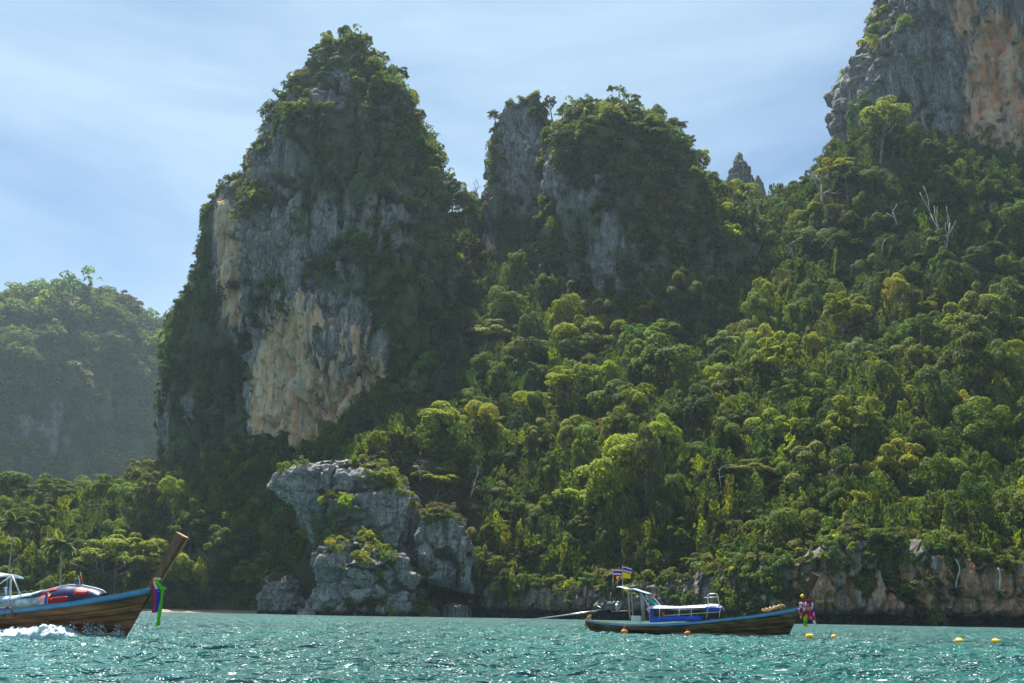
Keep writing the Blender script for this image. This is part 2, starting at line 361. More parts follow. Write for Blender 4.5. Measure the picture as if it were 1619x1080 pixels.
# ------------------------------------------------------------------ limestone bodies
BODY = []
def karst(name, rows, Y, depth, material, zmin, label, n=(260, 260), amp=(5, 2.6, .9), ratio=1.0, masks=None, hook=None, seed=0, wet=False, power=2.4, zs=1.0, cat=None, thin=None, blocks=None):
    rows = sorted(rows, key=lambda r: -r[0])
    l = np.array([P(r[1], r[0], Y) for r in rows]); r_ = np.array([P(r[2], r[0], Y) for r in rows])
    z = (l[:, 2] + r_[:, 2]) / 2
    ztop = z[-1]; zz = np.r_[zmin, np.linspace(max(zmin + .01, z[0] - (ztop - z[0]) * .02), ztop, n[0])] if zmin < z[0] else np.linspace(z[0], ztop, n[0])
    xl = np.interp(zz, z, l[:, 0]); xr = np.interp(zz, z, r_[:, 0])
    cx, a = (xl + xr) / 2, (xr - xl) / 2
    b = np.minimum(depth, np.maximum(a * ratio, depth * .0)) if thin is None else np.interp(zz, np.linspace(z[0], ztop, len(thin)), np.array(thin) * depth)
    th = np.linspace(0, 2 * np.pi, n[1], endpoint=False) - np.pi / 2
    cs, sn = np.cos(th), np.sin(th); e = 2 / power
    ux, uy = np.sign(cs) * np.abs(cs) ** e, np.sign(sn) * np.abs(sn) ** e
    X = cx[:, None] + a[:, None] * ux; Yy = Y + b[:, None] * uy; Z = np.repeat(zz[:, None], n[1], 1)
    nx = np.repeat(ux[None] * 1.0, len(zz), 0); ny = np.repeat(uy[None], len(zz), 0); ln = np.sqrt(nx ** 2 + ny ** 2) + 1e-9; nx, ny = nx / ln, ny / ln
    p = np.stack([X, Yy, Z], -1).reshape(-1, 3); S = zs
    d = amp[0] * fbm(p / np.array([26, 26, 60]) / S, 3, seed + 1)
    d = d + amp[1] * ridge(p / np.array([7.5, 7.5, 34]) / S + .25 * fbm(p / 12 / S, 2, seed + 9)[:, None], 3, seed + 2)
    d = d + amp[2] * fbm(p / np.array([2.2, 2.2, 4.5]) / S, 4, seed + 3, .6)
    d = d + amp[2] * .9 * ridge(p / np.array([3.5, 3.5, 2.6 if cat else 11]) / S, 2, seed + 4)
    d = d - amp[1] * 2.4 * np.clip(ridge(p / np.array([11, 11, 55]) / S + .35 * fbm(p / 15 / S, 2, seed + 19)[:, None], 2, seed + 12) - .45, 0, 1)      # deep vertical cracks
    ph = p[:, 2] / (13 * S) + 1.3 * fbm(p / np.array([22, 22, 40]) / S, 3, seed + 21); d = d + amp[1] * .75 * ((ph - np.floor(ph)) - .5) * np.clip(.6 + 1.2 * fbm(p / 18 / S, 2, seed + 22), 0, 1)   # strata that overhang
    if blocks:
        f1, f2, hh = worley((p + 1.5 * S * fbm(p / 9 / S, 2, seed + 31)[:, None]) / np.array(blocks[0]), seed + 30)
        d = d + blocks[1] * hh - blocks[2] * (1 - sm(f2 - f1, .0, .14))
        f1, f2, hh = worley(p / np.array(blocks[0]) * 2.7 + 5, seed + 40); d = d + blocks[1] * .4 * hh - blocks[2] * (.12 if cat else .35) * (1 - sm(f2 - f1, .0, .16))
    px, py = proj(p)
    if hook is not None: d = d + hook(p, px, py)
    aa = np.repeat(a[:, None], n[1], 1).ravel()
    d = d * np.clip(aa / (amp[0] + amp[1]) / 1.6, .12, 1)
    p[:, 0] += nx.ravel() * d; p[:, 1] += ny.ravel() * d
    p[:, 2] += (amp[2] * 1.6 * fbm(p / 3 / S, 3, seed + 6)) * sm(p[:, 2], zz[0], zz[0] + 5)
    p = np.concatenate([p, [[cx[-1], Y, ztop + .3]]])
    px, py = proj(p)
    f = grid_faces(len(zz), n[1], True); last = (len(zz) - 1) * n[1]; j = np.arange(n[1])
    cap = np.stack([last + j, last + (j + 1) % n[1], np.full(n[1], len(p) - 1), np.full(n[1], len(p) - 1)], -1)
    V = mesh(name, p, np.concatenate([f]), attrs=None)
    bm_f = [tuple(int(x) for x in t[:3]) for t in cap]
    import bmesh
    bm = bmesh.new(); bm.from_mesh(V); bm.verts.ensure_lookup_table()
    for t in bm_f: bm.faces.new([bm.verts[i] for i in t]).smooth = True
    if zmin >= z[0]:                                   # overhanging rock: closed underneath
        bm.faces.new([bm.verts[i] for i in range(n[1] - 1, -1, -1)])
    bm.to_mesh(V); bm.free()
    mk = masks(p, px, py) if masks else {}
    for k in ('ochre', 'moss', 'wet'):
        at = V.attributes.new(k, 'FLOAT', 'POINT')
        vv = mk.get(k, np.zeros(len(p)))
        if k == 'wet' and wet: vv = np.maximum(vv, 1 - sm(p[:, 2] + .6 * fbm(p / 2.5, 3, 4), .6, 2.0))
        at.data.foreach_set('value', np.clip(vv, 0, 2).astype(np.float32))
    o = link(name, V, material, kind='structure', label=label)
    if cat: o['category'] = cat; o['kind'] = 'thing'
    BODY.append(dict(z=zz, cx=cx, a=a, b=b, Y=Y, o=o, p=p, f=f, name=name))
    return o
def inside_body(X, Y, Z, grow=0):
    r = np.zeros(len(X), bool)
    for b in BODY:
        if b.get('far'): continue
        cx = np.interp(Z, b['z'], b['cx']); a = np.interp(Z, b['z'], b['a']) + grow; bb = np.interp(Z, b['z'], b['b']) + grow
        r |= (((X - cx) / a) ** 2 + ((Y - b['Y']) / bb) ** 2 < 1) & (Z < b['z'][-1])
    return r
def surface_points(b, n, dens, front=True):
    """random points on a body's surface, accepted with probability dens(p, px, py, nrm)"""
    p, f = b['p'], b['f']; q = p[f]
    nr = np.cross(q[:, 1] - q[:, 0], q[:, 3] - q[:, 0]); ar = np.linalg.norm(nr, axis=1) + 1e-9; nr = nr / ar[:, None]
    w_ = ar * np.where(nr[:, 1] < .45, 1, .0 if front else 1); i = rng.choice(len(f), n, p=w_ / w_.sum())
    u, v = rng.uniform(0, 1, (2, n, 1)); pp = q[i, 0] * (1 - u) * (1 - v) + q[i, 1] * u * (1 - v) + q[i, 2] * u * v + q[i, 3] * (1 - u) * v
    px, py = proj(pp); k = rng.uniform(0, 1, n) < dens(pp, px, py, nr[i])
    return pp[k], nr[i][k]
def och_tower(px, py): return np.maximum.reduce([ell(px, py, 500, 605, 100, 120, .25) * .95, ell(px, py, 560, 620, 58, 105, .4) * .85, ell(px, py, 430, 640, 35, 120, .4) * .95, ell(px, py, 470, 500, 60, 50, .6) * .55, ell(px, py, 530, 690, 30, 30, .4) * .9, ell(px, py, 415, 330, 25, 70, .8) * .35])
def grey_tower(px, py): return np.maximum.reduce([ell(px, py, 525, 555, 48, 60, .5) * .5, ell(px, py, 575, 600, 22, 60, .5) * .35, ell(px, py, 500, 640, 14, 40, .5) * .4])
def veg_tower(p, px, py, n=None):
    v = .30 + .28 * ell(px, py, 530, 320, 130, 50) + .75 * ell(px, py, 565, 100, 85, 55) + .45 * ell(px, py, 590, 200, 100, 80) + .3 * ell(px, py, 560, 260, 120, 60) + .35 * ell(px, py, 480, 180, 50, 50) + .5 * ell(px, py, 690, 300, 40, 150)
    v += .7 * ell(px, py, 680, 560, 90, 150) + .45 * ell(px, py, 560, 440, 90, 40) + .25 * ell(px, py, 640, 420, 60, 60) + .6 * ell(px, py, 520, 800, 120, 60)
    v -= 1.2 * ell(px, py, 525, 140, 30, 32, .3) + 1.5 * ell(px, py, 500, 600, 112, 125, .2) + .35 * ell(px, py, 480, 380, 90, 60) + .6 * ell(px, py, 415, 340, 22, 100) + .3 * ell(px, py, 600, 370, 50, 60)
    return v
def hook_tower(p, px, py):
    rec = ell(px, py, 465, 640, 55, 120, .35) * 5 + ell(px, py, 560, 660, 45, 70, .4) * 3.5
    tuf = ell(px, py, 530, 565, 75, 80, .4) * 3.5 * np.clip(ridge(p / np.array([3.2, 3.2, 30]), 2, 77), -.4, 1)
    ledge = ell(px, py, 520, 470, 110, 26, .6) * 2.5
    return -rec + tuf + ledge
T_ROWS = [(66, 544, 546), (74, 529, 566), (86, 511, 586), (116, 501, 604), (140, 484, 623), (165, 469, 638), (190, 455, 654), (210, 443, 662), (244, 431, 672), (284, 419, 688), (324, 413, 697), (364, 403, 705), (424, 404, 716), (504, 410, 718), (604, 413, 716), (704, 420, 712), (764, 426, 711)]
karst('limestone_tower', T_ROWS, 446, 48, M_TOWER, 25, 'tallest limestone tower with a bushy summit and a bare orange cliff face', n=(330, 420), amp=(9, 3.4, 1.3), hook=hook_tower, seed=10, blocks=((15, 15, 44), 2.4, 4.2),
      masks=lambda p, px, py: dict(ochre=och_tower(px, py) - grey_tower(px, py), moss=np.clip(veg_tower(p, px, py), 0, 1) * .85))
def och_sh(px, py): return ell(px, py, 372, 430, 32, 95, .4) * .62 + ell(px, py, 352, 345, 14, 50, .5) * .7 + ell(px, py, 255, 640, 14, 90, .5) * .45
def veg_sh(p, px, py, n=None): return .95 - 1.3 * ell(px, py, 372, 425, 34, 100, .3) - .9 * ell(px, py, 355, 340, 16, 50, .4) - .9 * ell(px, py, 254, 640, 12, 90, .4) - .8 * ell(px, py, 297, 645, 10, 20, .5) - .5 * ell(px, py, 400, 300, 30, 60)
S_ROWS = [(238, 418, 470), (262, 404, 500), (285, 388, 520), (305, 370, 520), (330, 352, 520), (362, 336, 520), (404, 324, 520), (444, 315, 520), (484, 297, 520), (504, 279, 520), (564, 271, 520), (604, 266, 520), (654, 260, 520), (744, 254, 520), (804, 248, 520)]
karst('limestone_shoulder', S_ROWS, 476, 36, M_TOWER, 20, 'stepped limestone shoulder beside the tallest tower, curtained with dark creepers', n=(260, 300), amp=(9, 3.2, 1.2), seed=30, blocks=((14, 14, 40), 2.0, 2.2),
      masks=lambda p, px, py: dict(ochre=och_sh(px, py), moss=np.clip(veg_sh(p, px, py), 0, 1) * .75))
# middle peak: fin and dome
def veg_mid(p, px, py, n=None):
    v = .72 + .5 * ell(px, py, 980, 220, 130, 60) + .4 * ell(px, py, 1080, 320, 60, 80) + .4 * ell(px, py, 900, 560, 160, 90) - .55 * ell(px, py, 905, 275, 45, 50) - .6 * ell(px, py, 865, 300, 12, 60) - .4 * ell(px, py, 960, 420, 25, 90) - .35 * ell(px, py, 1075, 270, 35, 45)
    return v - .3 * ell(px, py, 880, 510, 60, 60)
def veg_fin(p, px, py, n=None): return .5 + .6 * ell(px, py, 800, 390, 60, 60) + .45 * ell(px, py, 850, 180, 45, 25) + .4 * ell(px, py, 790, 260, 16, 60) - .7 * ell(px, py, 825, 245, 34, 75, .4) - .9 * ell(px, py, 772, 430, 16, 70, .4) + .5 * ell(px, py, 780, 560, 60, 80)
F_ROWS = [(158, 851, 849), (168, 841, 855), (176, 803, 863), (182, 795, 865), (203, 787, 873), (243, 780, 887), (303, 769, 947), (353, 762, 947), (423, 762, 947), (503, 765, 947), (603, 770, 947), (683, 770, 947)]
karst('limestone_fin', F_ROWS, 478, 34, M_TOWER, 40, 'narrow upright limestone fin with a jagged bare top beside the bushy dome', n=(230, 240), amp=(7, 3.0, 1.3), seed=50, blocks=((10, 10, 36), 1.8, 2.2), thin=(1, 1, .95, .85, .7, .5, .3),
      masks=lambda p, px, py: dict(ochre=ell(px, py, 775, 430, 14, 60, .4) * .7, moss=np.clip(veg_fin(p, px, py), 0, 1) * .7))
D_ROWS = [(188, 936, 982), (197, 911, 1006), (212, 894, 1030), (226, 878, 1046), (246, 870, 1064), (266, 866, 1080), (296, 864, 1096), (330, 862, 1122), (386, 858, 1155), (456, 851, 1182), (546, 846, 1192), (646, 836, 1202)]
karst('limestone_dome', D_ROWS, 452, 48, M_TOWER, 40, 'broad rounded limestone dome overgrown with bushes', n=(260, 340), amp=(9, 3.2, 1.2), seed=70, blocks=((14, 14, 36), 2.0, 2.2),
      masks=lambda p, px, py: dict(ochre=ell(px, py, 955, 500, 22, 50, .6) * .4 + ell(px, py, 1030, 430, 20, 30) * .3, moss=np.clip(veg_mid(p, px, py), 0, 1) * .85))
karst('limestone_pinnacle', [(240, 1167, 1169), (252, 1162, 1174), (264, 1157, 1179), (285, 1154, 1186), (310, 1153, 1195), (350, 1150, 1200)], 520, 8, M_TOWER, 150, 'small bare rock spire standing alone in the forested saddle', n=(110, 90), amp=(1.0, 1.1, .6), seed=90, zs=.5, blocks=((4, 4, 12), .9, 1.0))
karst('limestone_pinnacle', [(278, 1196, 1199), (290, 1192, 1205), (305, 1188, 1210), (340, 1184, 1216)], 524, 6, M_TOWER, 150, 'lower stub of bare rock leaning against the small spire', n=(70, 80), amp=(1.2, 1.0, .5), seed=95, zs=.5)
def och_r(px, py): return np.maximum.reduce([ell(px, py, 1575, 150, 50, 150, .35) * .72, ell(px, py, 1525, 20, 22, 50, .5) * .7, ell(px, py, 1560, 205, 40, 40, .4) * .85, ell(px, py, 1375, 182, 14, 9, .9) * .55, ell(px, py, 1605, 90, 30, 40) * .9, ell(px, py, 1473, 68, 8, 12, .9) * .5])
def veg_r(p, px, py, n=None): return .06 + 1.0 * ell(px, py, 1395, 70, 28, 42, .4) + .5 * ell(px, py, 1400, 10, 30, 40) + .25 * ell(px, py, 1460, 100, 25, 20) + .9 * ell(px, py, 1420, 235, 110, 28, .5) + .3 * ell(px, py, 1405, 150, 25, 20) + .5 * ell(px, py, 1620, 170, 14, 20) - .4 * ell(px, py, 1570, 150, 60, 80)
def hook_r(p, px, py):
    return ell(px, py, 1575, 120, 70, 160, .4) * (3.0 * np.clip(ridge(p / np.array([5, 5, 45]), 2, 99), -.5, 1)) - 7 * ell(px, py, 1612, 120, 16, 40, .5)
R_ROWS = [(-330, 1640, 1760), (-250, 1580, 1790), (-190, 1535, 1830), (-120, 1475, 1900), (-50, 1420, 1950), (0, 1402, 1980), (30, 1398, 2000), (60, 1381, 2010), (100, 1358, 2020), (115, 1344, 2020), (122, 1336, 2020), (150, 1331, 2030), (170, 1330, 2030), (190, 1328, 2030), (225, 1329, 2030), (330, 1325, 2050)]  # rows above the frame raised so the unseen top shades the slope
karst('limestone_cliff', R_ROWS, 478, 62, M_RED, 120, 'great bare limestone cliff with grey slabs and rust-orange streaked columns above the shaded forest', n=(300, 520), amp=(9, 3.2, 1.3), seed=110, hook=hook_r, power=3.2, blocks=((15, 15, 46), 2.2, 4.0),
      masks=lambda p, px, py: dict(ochre=och_r(px, py), moss=np.clip(veg_r(p, px, py), 0, 1) * .4))
H_ROWS = [(474, 128, 142), (479, 100, 168), (487, 70, 190), (498, 30, 208), (512, -30, 226), (530, -120, 242), (560, -220, 262), (600, -300, 284), (640, -340, 296), (740, -380, 316), (840, -400, 336), (930, -420, 350)]
M_FAR = rock_mat('far_limestone', (.14, .145, .15), (.30, .30, .30), (.42, .25, .15), (.40, .32, .24), .5)
def veg_far(p, px, py, n=None): return 1.15 - .95 * ell(px, py, 40, 665, 70, 40, .6) - .7 * ell(px, py, 95, 690, 20, 40, .6) - .5 * ell(px, py, 10, 540, 20, 30)
karst('far_hill', H_ROWS, 1300, 200, M_FAR, -5, 'hazy forested hill far behind the beach with pale rock low on its flank', n=(170, 280), amp=(34, 14, 3.4), seed=130, zs=3.4, ratio=.75,
      masks=lambda p, px, py: dict(ochre=ell(px, py, 30, 660, 50, 30) * .5, moss=np.clip(veg_far(p, px, py), 0, 1)))
BODY[-1]['far'] = True
karst('far_hill', [(430, -520, -430), (450, -640, -340), (500, -760, -240), (600, -840, -150), (900, -900, -80)], 1380, 230, M_FAR, -5, 'neighbouring hazy hill beyond the edge of the bay', n=(60, 120), amp=(34, 14, 3), seed=140, zs=3.4, ratio=.75, masks=lambda p, px, py: dict(moss=np.ones(len(px))))
BODY[-1]['far'] = True
# grey rocks of the headland
def crack(p, px, py): return -1.3 * np.clip(ridge(p / np.array([7, 7, 9]), 2, 201) - .55, 0, 1) * 2.2
karst('headland_rock', [(731, 525, 565), (736, 505, 580), (743, 478, 608), (752, 452, 622), (762, 447, 634), (776, 450, 648), (790, 458, 656), (805, 468, 660), (826, 484, 662), (842, 500, 662), (880, 530, 662), (975, 560, 664)], 314, 17, M_GREY, -3,
      'large knobbly grey rock overhanging like a snout above the boulder face', n=(190, 300), amp=(3.6, 1.9, .75), zs=.8, seed=150, blocks=((19, 12, 17), 3.0, 3.4), hook=crack, wet=True, ratio=.9, cat='rock', masks=lambda p, px, py: dict(moss=.6 * ell(px, py, 540, 810, 50, 40)))
karst('headland_rock', [(846, 556, 592), (855, 540, 605), (866, 520, 616), (880, 506, 632), (895, 500, 643), (912, 506, 645), (925, 516, 640), (938, 514, 650), (955, 508, 656), (980, 505, 656)], 294, 13, M_GREY, -3,
      'squat layered grey boulder face standing in the sea below the snout-shaped rock', n=(160, 270), amp=(2.8, 1.7, .65), zs=.7, seed=160, blocks=((16, 10, 9), 2.4, 2.8), hook=crack, wet=True, cat='rock', masks=lambda p, px, py: dict(ochre=.42 * ell(px, py, 620, 915, 30, 20) + .3 * ell(px, py, 560, 870, 40, 20), moss=.4 * ell(px, py, 560, 860, 50, 25)))
karst('headland_rock', [(862, 512, 530), (875, 498, 545), (895, 495, 552), (915, 503, 552), (930, 512, 550)], 301, 8, M_GREY, 12,
      'slim dark grey rock slab wedged behind the layered boulder face', n=(60, 100), amp=(.8, .7, .5), zs=.35, seed=165, blocks=((5, 5, 5), .8, .8), hook=crack, cat='rock')
karst('hanging_rock', [(806, 678, 716), (814, 668, 728), (826, 664, 740), (845, 661, 748), (870, 661, 752), (895, 666, 754), (912, 673, 754), (924, 688, 754), (932, 712, 753), (938, 730, 752)], 301, 11, M_GREY, 40,
      'tall pale grey slab of rock hanging over the mouth of the sea cave', n=(150, 220), amp=(2.2, 1.3, .6), zs=.7, seed=170, blocks=((12, 9, 19), 2.0, 2.6), hook=crack, cat='rock', masks=lambda p, px, py: dict(ochre=.3 * ell(px, py, 700, 850, 40, 30)))
b_ = [(912, 443, 470, 322, 7, 'low dark shore rock under leaning bushes beside the beach'), (921, 418, 452, 330, 7, 'dark blocky rock where the beach ends'), (934, 505, 528, 296, 5, 'dark rounded boulder at the foot of the layered rock face'), (946, 483, 500, 300, 5, 'small dark wedge of rock in the gap between two boulders')]
for k, (top, xa, xb, y, dp, lb) in enumerate(b_):
    c_, h_ = (xa + xb) / 2, (xb - xa) / 2
    karst('shore_rock', [(top, c_ - h_ * .3, c_ + h_ * .4), (top + 6, c_ - h_ * .9, c_ + h_), (top + 18, c_ - h_ * 1.3, c_ + h_ * 1.4), (985, c_ - h_ * 1.5, c_ + h_ * 1.6)], y, dp, M_GREY, -2, lb, n=(50, 90), amp=(.9, .8, .5), zs=.4, seed=180 + k * 7, blocks=((4, 4, 3), .8, .8), wet=True, cat='rock', hook=crack)
for k, (top, xa, xb, y, lb) in enumerate([(963, 470, 502, 290, 'flat pale boulder lying at the waterline below the dark shore rocks'), (954, 700, 744, 309, 'smooth rounded boulder lying inside the sea cave'), (960, 668, 694, 309, 'lower dark boulder beside the rounded one in the sea cave')]):
    c_, h_ = (xa + xb) / 2, (xb - xa) / 2
    karst('boulder', [(top, c_ - h_ * .35, c_ + h_ * .35), (top + 2, c_ - h_ * .7, c_ + h_ * .7), (top + 7, c_ - h_, c_ + h_), (990, c_ - h_ * 1.05, c_ + h_ * 1.1)], y, 4, M_GREY, -2, lb, n=(36, 60), amp=(.5, .35, .3), zs=.35, seed=210 + k * 7, cat='rock')
karst('rock_outcrop', [(640, 1583, 1590), (648, 1576, 1600), (658, 1558, 1625), (675, 1550, 1630), (690, 1549, 1632), (712, 1552, 1630)], 283, 6, M_GREY, 40, 'bare grey fluted outcrop poking out of the forest slope', n=(70, 120), amp=(1.0, 1.6, .4), zs=.35, seed=230, cat='rock')
# ------------------------------------------------------------------ undercut sea cliff along the rocky shore
def sea_cliff(xa, xb, seed, label, depth=0.0):
    n = int((xb - xa) * .62); m = 96
    q = np.linspace(xa, xb, n); y0 = shoreline(q) + depth; tx = TAN(q) * y0
    hh = 14.2 + 2.6 * vn(np.stack([q / 60, q * 0, q * 0], -1), 3) + 1.2 * vn(np.stack([q / 17, q * 0, q * 0], -1), 4)
    hh = hh * np.interp(q, [640, 760, 830, 960, 1200, 1300, 1430, 1600, 2000], [1.35, 1.25, .75, .62, .85, 1.25, 1.32, 1.12, 1.1])
    v = np.linspace(0, 1, m)
    zf = np.r_[np.linspace(-2.5, 0, 8), np.linspace(0.15, 1, m - 8 - 14) ** 1.0 * 1.0]    # below water, then face
    Z = np.zeros((m, n)); OFF = np.zeros((m, n))
    nf = m - 14
    for i in range(m):
        if i < 8: Z[i] = zf[i]; OFF[i] = 3.2
        elif i < nf:
            t = (i - 8) / (nf - 9); Z[i] = .15 + (hh - .15) * t
            notch = 3.4 * (1 - sm(Z[i], 1.0, 3.6)); lean = t * 2.0 + 2.4 * sm(t, .82, 1.0)
            OFF[i] = notch + lean
        else:
            t = (i - nf + 1) / 14; Z[i] = hh + 1.6 * t; OFF[i] = 4.4 + 12 * t
    X = tx[None] + 0 * Z; Y = y0[None] + OFF
    p = np.stack([X, Y, Z], -1).reshape(-1, 3)
    w1, w2, wh = worley((p + .8 * fbm(p / 5, 2, 91)[:, None]) / np.array([5.5, 5.5, 8.5]), 88); d = 1.3 * wh - 1.3 * (1 - sm(w2 - w1, 0, .15))
    d = d + 3.0 * fbm(p / np.array([13, 13, 26]), 3, seed) + 1.7 * ridge(p / np.array([3.4, 3.4, 11]), 3, seed + 1) + .6 * fbm(p / np.array([1, 1, 1.8]), 3, seed + 2) + .8 * ridge(p / np.array([2, 2, 1.6]), 2, seed + 3)
    p[:, 1] -= d; p[:, 0] += .5 * fbm(p / 3, 3, seed + 4); p[:, 2] += .5 * fbm(p / 2.2, 3, seed + 5) * sm(p[:, 2], 2, 4)
    px, py = proj(p); f = grid_faces(m, n)
    och = .30 + .36 * ell(px, py, 1540, 930, 130, 50) + .26 * ell(px, py, 1330, 930, 90, 40) + .1 * ell(px, py, 880, 940, 60, 30)
    at = dict(ochre=och, moss=.8 * sm(p[:, 2], 7, 12) * (.6 + .4 * fbm(p / 4, 3, 8)) + .35 * (px < 1000), wet=1 - sm(p[:, 2] + 1.0 * fbm(p / 2, 3, seed + 8), 1.6, 3.6))
    o = link('sea_cliff', mesh('sea_cliff', p, f, attrs={k: np.clip(x, 0, 2).astype(float) for k, x in at.items()}), M_SEA, kind='structure', label=label)
    return dict(p=p, f=f, o=o)
SEA = sea_cliff(628, 2300, 300, 'undercut sea cliff of stained grey and rust rock along the waterline')
# cave roof and back wall are the shaded cliff itself; a ledge of rock ties the hanging slab to the hill
# ------------------------------------------------------------------ beach and sea wall
q = np.linspace(-900, 425, 160); sb = np.linspace(-14, 16, 16)
Yb = shoreline(q)[None] + sb[:, None]; Xb = TAN(q)[None] * Yb; Zb = np.interp(sb, [-14, 0, 6, 16], [-1.6, .12, .9, 1.6])[:, None] + 0 * Xb
link('beach_sand', mesh('beach_sand', np.c_[Xb.ravel(), Yb.ravel(), Zb.ravel() + .12 * fbm(np.c_[Xb.ravel(), Yb.ravel(), 0 * Xb.ravel()] / 4, 2, 3)], grid_faces(16, 160)), M_SAND, kind='structure', label='narrow strip of sand at the edge of the bay under the trees')
# ------------------------------------------------------------------ water
def wave_h(X, Y):
    g = np.random.default_rng(3); z = 0 * X
    fade = 1 - sm(Y, 90, 190)
    for k in range(44):
        lam = 0.55 * (5.2 / .55) ** (k / 43); a = R(255) + g.normal(0, .75); kk = 6.2832 / lam
        ph = kk * (X * math.cos(a) + Y * math.sin(a)) + g.uniform(0, 6.28) + 1.1 * np.sin(X / 7.3 + k) * np.sin(Y / 9.1 + 2 * k)
        z += .018 * lam ** .62 * (1 - np.abs(np.sin(ph / 2 + .5 * g.uniform(0, 6)))) * 1.0
    return (z - z.mean()) * fade
ys = np.r_[np.linspace(-60, 12, 10), np.arange(13, 34, .13), np.arange(34, 70, .3), np.arange(70, 130, .7), np.arange(131, 420, 6), np.linspace(440, 2600, 20)]
xs = np.r_[np.linspace(-2600, -80, 14), np.arange(-60, -25, .9), np.arange(-25, 28, .14), np.arange(28, 70, .9), np.linspace(90, 2600, 14)]
Xw, Yw = np.meshgrid(xs, ys); Zw = wave_h(Xw.ravel(), Yw.ravel()) * sm(Yw.ravel(), 8, 14) * (1 - sm(np.abs(Xw.ravel()), 55, 90))
M_WATER = bpy.data.materials.new('sea_water'); M_WATER.use_nodes = True
qn = NB(M_WATER); b = qn.n['Principled BSDF']; tcw = qn.n.new('ShaderNodeTexCoord').outputs['Object']
patch = qn.noise(tcw, .05, (1, .45, 1), 3)
qn.l.new(qn.mix(qn.ramp(patch, .4, .6), (.003, .098, .088), (.006, .145, .128)), b.inputs['Base Color'])
b.inputs['Roughness'].default_value = .30; b.inputs['IOR'].default_value = 1.40; b.inputs['Specular IOR Level'].default_value = 1.0
rip = qn.math('ADD', qn.noise(tcw, 2.2, (.8, 1, 1), 3, .6, .5), qn.math('MULTIPLY', qn.noise(tcw, .6, (.7, 1, 1), 3, .55, .5), 2.4))
bp = qn.n.new('ShaderNodeBump'); bp.inputs['Strength'].default_value = 1.0; bp.inputs['Distance'].default_value = .9
qn.l.new(rip, bp.inputs['Height']); qn.l.new(bp.outputs[0], b.inputs['Normal'])
link('sea_water', mesh('sea_water', np.c_[Xw.ravel(), Yw.ravel(), Zw], grid_faces(len(ys), len(xs))), M_WATER, kind='structure', label='choppy turquoise bay water glittering under the high sun')
# ------------------------------------------------------------------ air
hz = bpy.data.materials.new('haze'); hz.use_nodes = True; hn = hz.node_tree.nodes; hn.remove(hn['Principled BSDF'])
pv = hn.new('ShaderNodeVolumePrincipled'); pv.inputs['Color'].default_value = (.72, .88, 1.0, 1); pv.inputs['Density'].default_value = HAZE; pv.inputs['Anisotropy'].default_value = .25
hz.node_tree.links.new(pv.outputs[0], hn['Material Output'].inputs['Volume'])
x0, x1, y0, y1, z0, z1 = -2700, 2700, -100, 2700, -8, 470
link('haze', mesh('haze', [(x, y, z) for x in (x0, x1) for y in (y0, y1) for z in (z0, z1)], [(0, 1, 3, 2), (4, 6, 7, 5), (0, 4, 5, 1), (2, 3, 7, 6), (0, 2, 6, 4), (1, 5, 7, 3)], smooth=False), hz, kind='stuff', label='pale blue sea haze filling the bay')
# ------------------------------------------------------------------ tubes and branching
def tube(pts, rad, k=7):
    pts = np.asarray(pts, float); t = np.gradient(pts, axis=0); t /= np.linalg.norm(t, axis=1, keepdims=True) + 1e-9
    u = np.cross(t, [.31, .77, .55]); u /= np.linalg.norm(u, axis=1, keepdims=True) + 1e-9; w_ = np.cross(t, u)
    a = np.linspace(0, 6.2832, k, endpoint=False); r = np.asarray(rad, float)[:, None, None]
    v = pts[:, None] + r * (np.cos(a)[None, :, None] * u[:, None] + np.sin(a)[None, :, None] * w_[:, None])
    f = [tuple(x) for x in grid_faces(len(pts), k, True)]; n = len(pts) * k
    return v.reshape(-1, 3), f + [tuple(range(k - 1, -1, -1)), tuple(range(n - k, n))]
def join(parts):
    V, Fc, o = [], [], 0
    for v, f in parts:
        V.append(np.asarray(v, float)); Fc += [tuple(int(i) + o for i in x) for x in f]; o += len(v)
    return np.concatenate(V), Fc
def branch(p, d, ln, r, lev, g, acc, spread=.6, up=.15):
    d = d / np.linalg.norm(d); q = [p]; 
    for i in range(4): d = d + g.normal(0, .13, 3) + np.array([0, 0, up * .3]); d /= np.linalg.norm(d); q.append(q[-1] + d * ln / 4)
    acc.append(tube(q, np.linspace(r, r * .6, 5), 6 if lev > 1 else 4))
    if lev > 0:
        for i in range(g.integers(2, 4) + (lev < 2)):
            j = g.integers(2, 5); branch(np.array(q[j]), d + g.normal(0, spread, 3) + np.array([0, 0, up]), ln * g.uniform(.55, .8), r * .55, lev - 1, g, acc, spread, up)
# ------------------------------------------------------------------ trees, each of its own
TREE = {}
for kd in PROTO:
    for i, (v, f, lv) in enumerate(PROTO[kd]):
        Rr, zc, sz = 6.0, {'dome': 6.0, 'drape': 7.5, 'umbrella': 8.5, 'airy': 7.0}[kd], {'dome': 1, 'drape': 1.15, 'umbrella': .9, 'airy': 1.05}[kd]
        vv = v * np.array([Rr, Rr, Rr * sz]) + np.array([0, 0, zc]); g = np.random.default_rng(900 + i)
        cm = mesh('crown', vv, f, attrs={'leaf': lv}); cm.materials.append(M_LEAF)
        acc = [tube([(0, 0, -6), (.1, 0, 0), (.25, .1, zc * .45), (.1, .2, zc * .8)], [.55, .42, .32, .22], 8)]
        for j in range(6):
            a = j * 1.05 + g.uniform(-.3, .3); e = g.uniform(.3, .9)
            branch(np.array([.15, .1, zc * (.35 + .08 * j)]), np.array([math.cos(a), math.sin(a), e]), Rr * .62, .17, 1, g, acc)
        tm = mesh('trunk', *join(acc)); tm.materials.append(M_BARK)
        TREE[kd, i] = (cm, tm, zc, Rr)
NTREE = 0
TREES = []
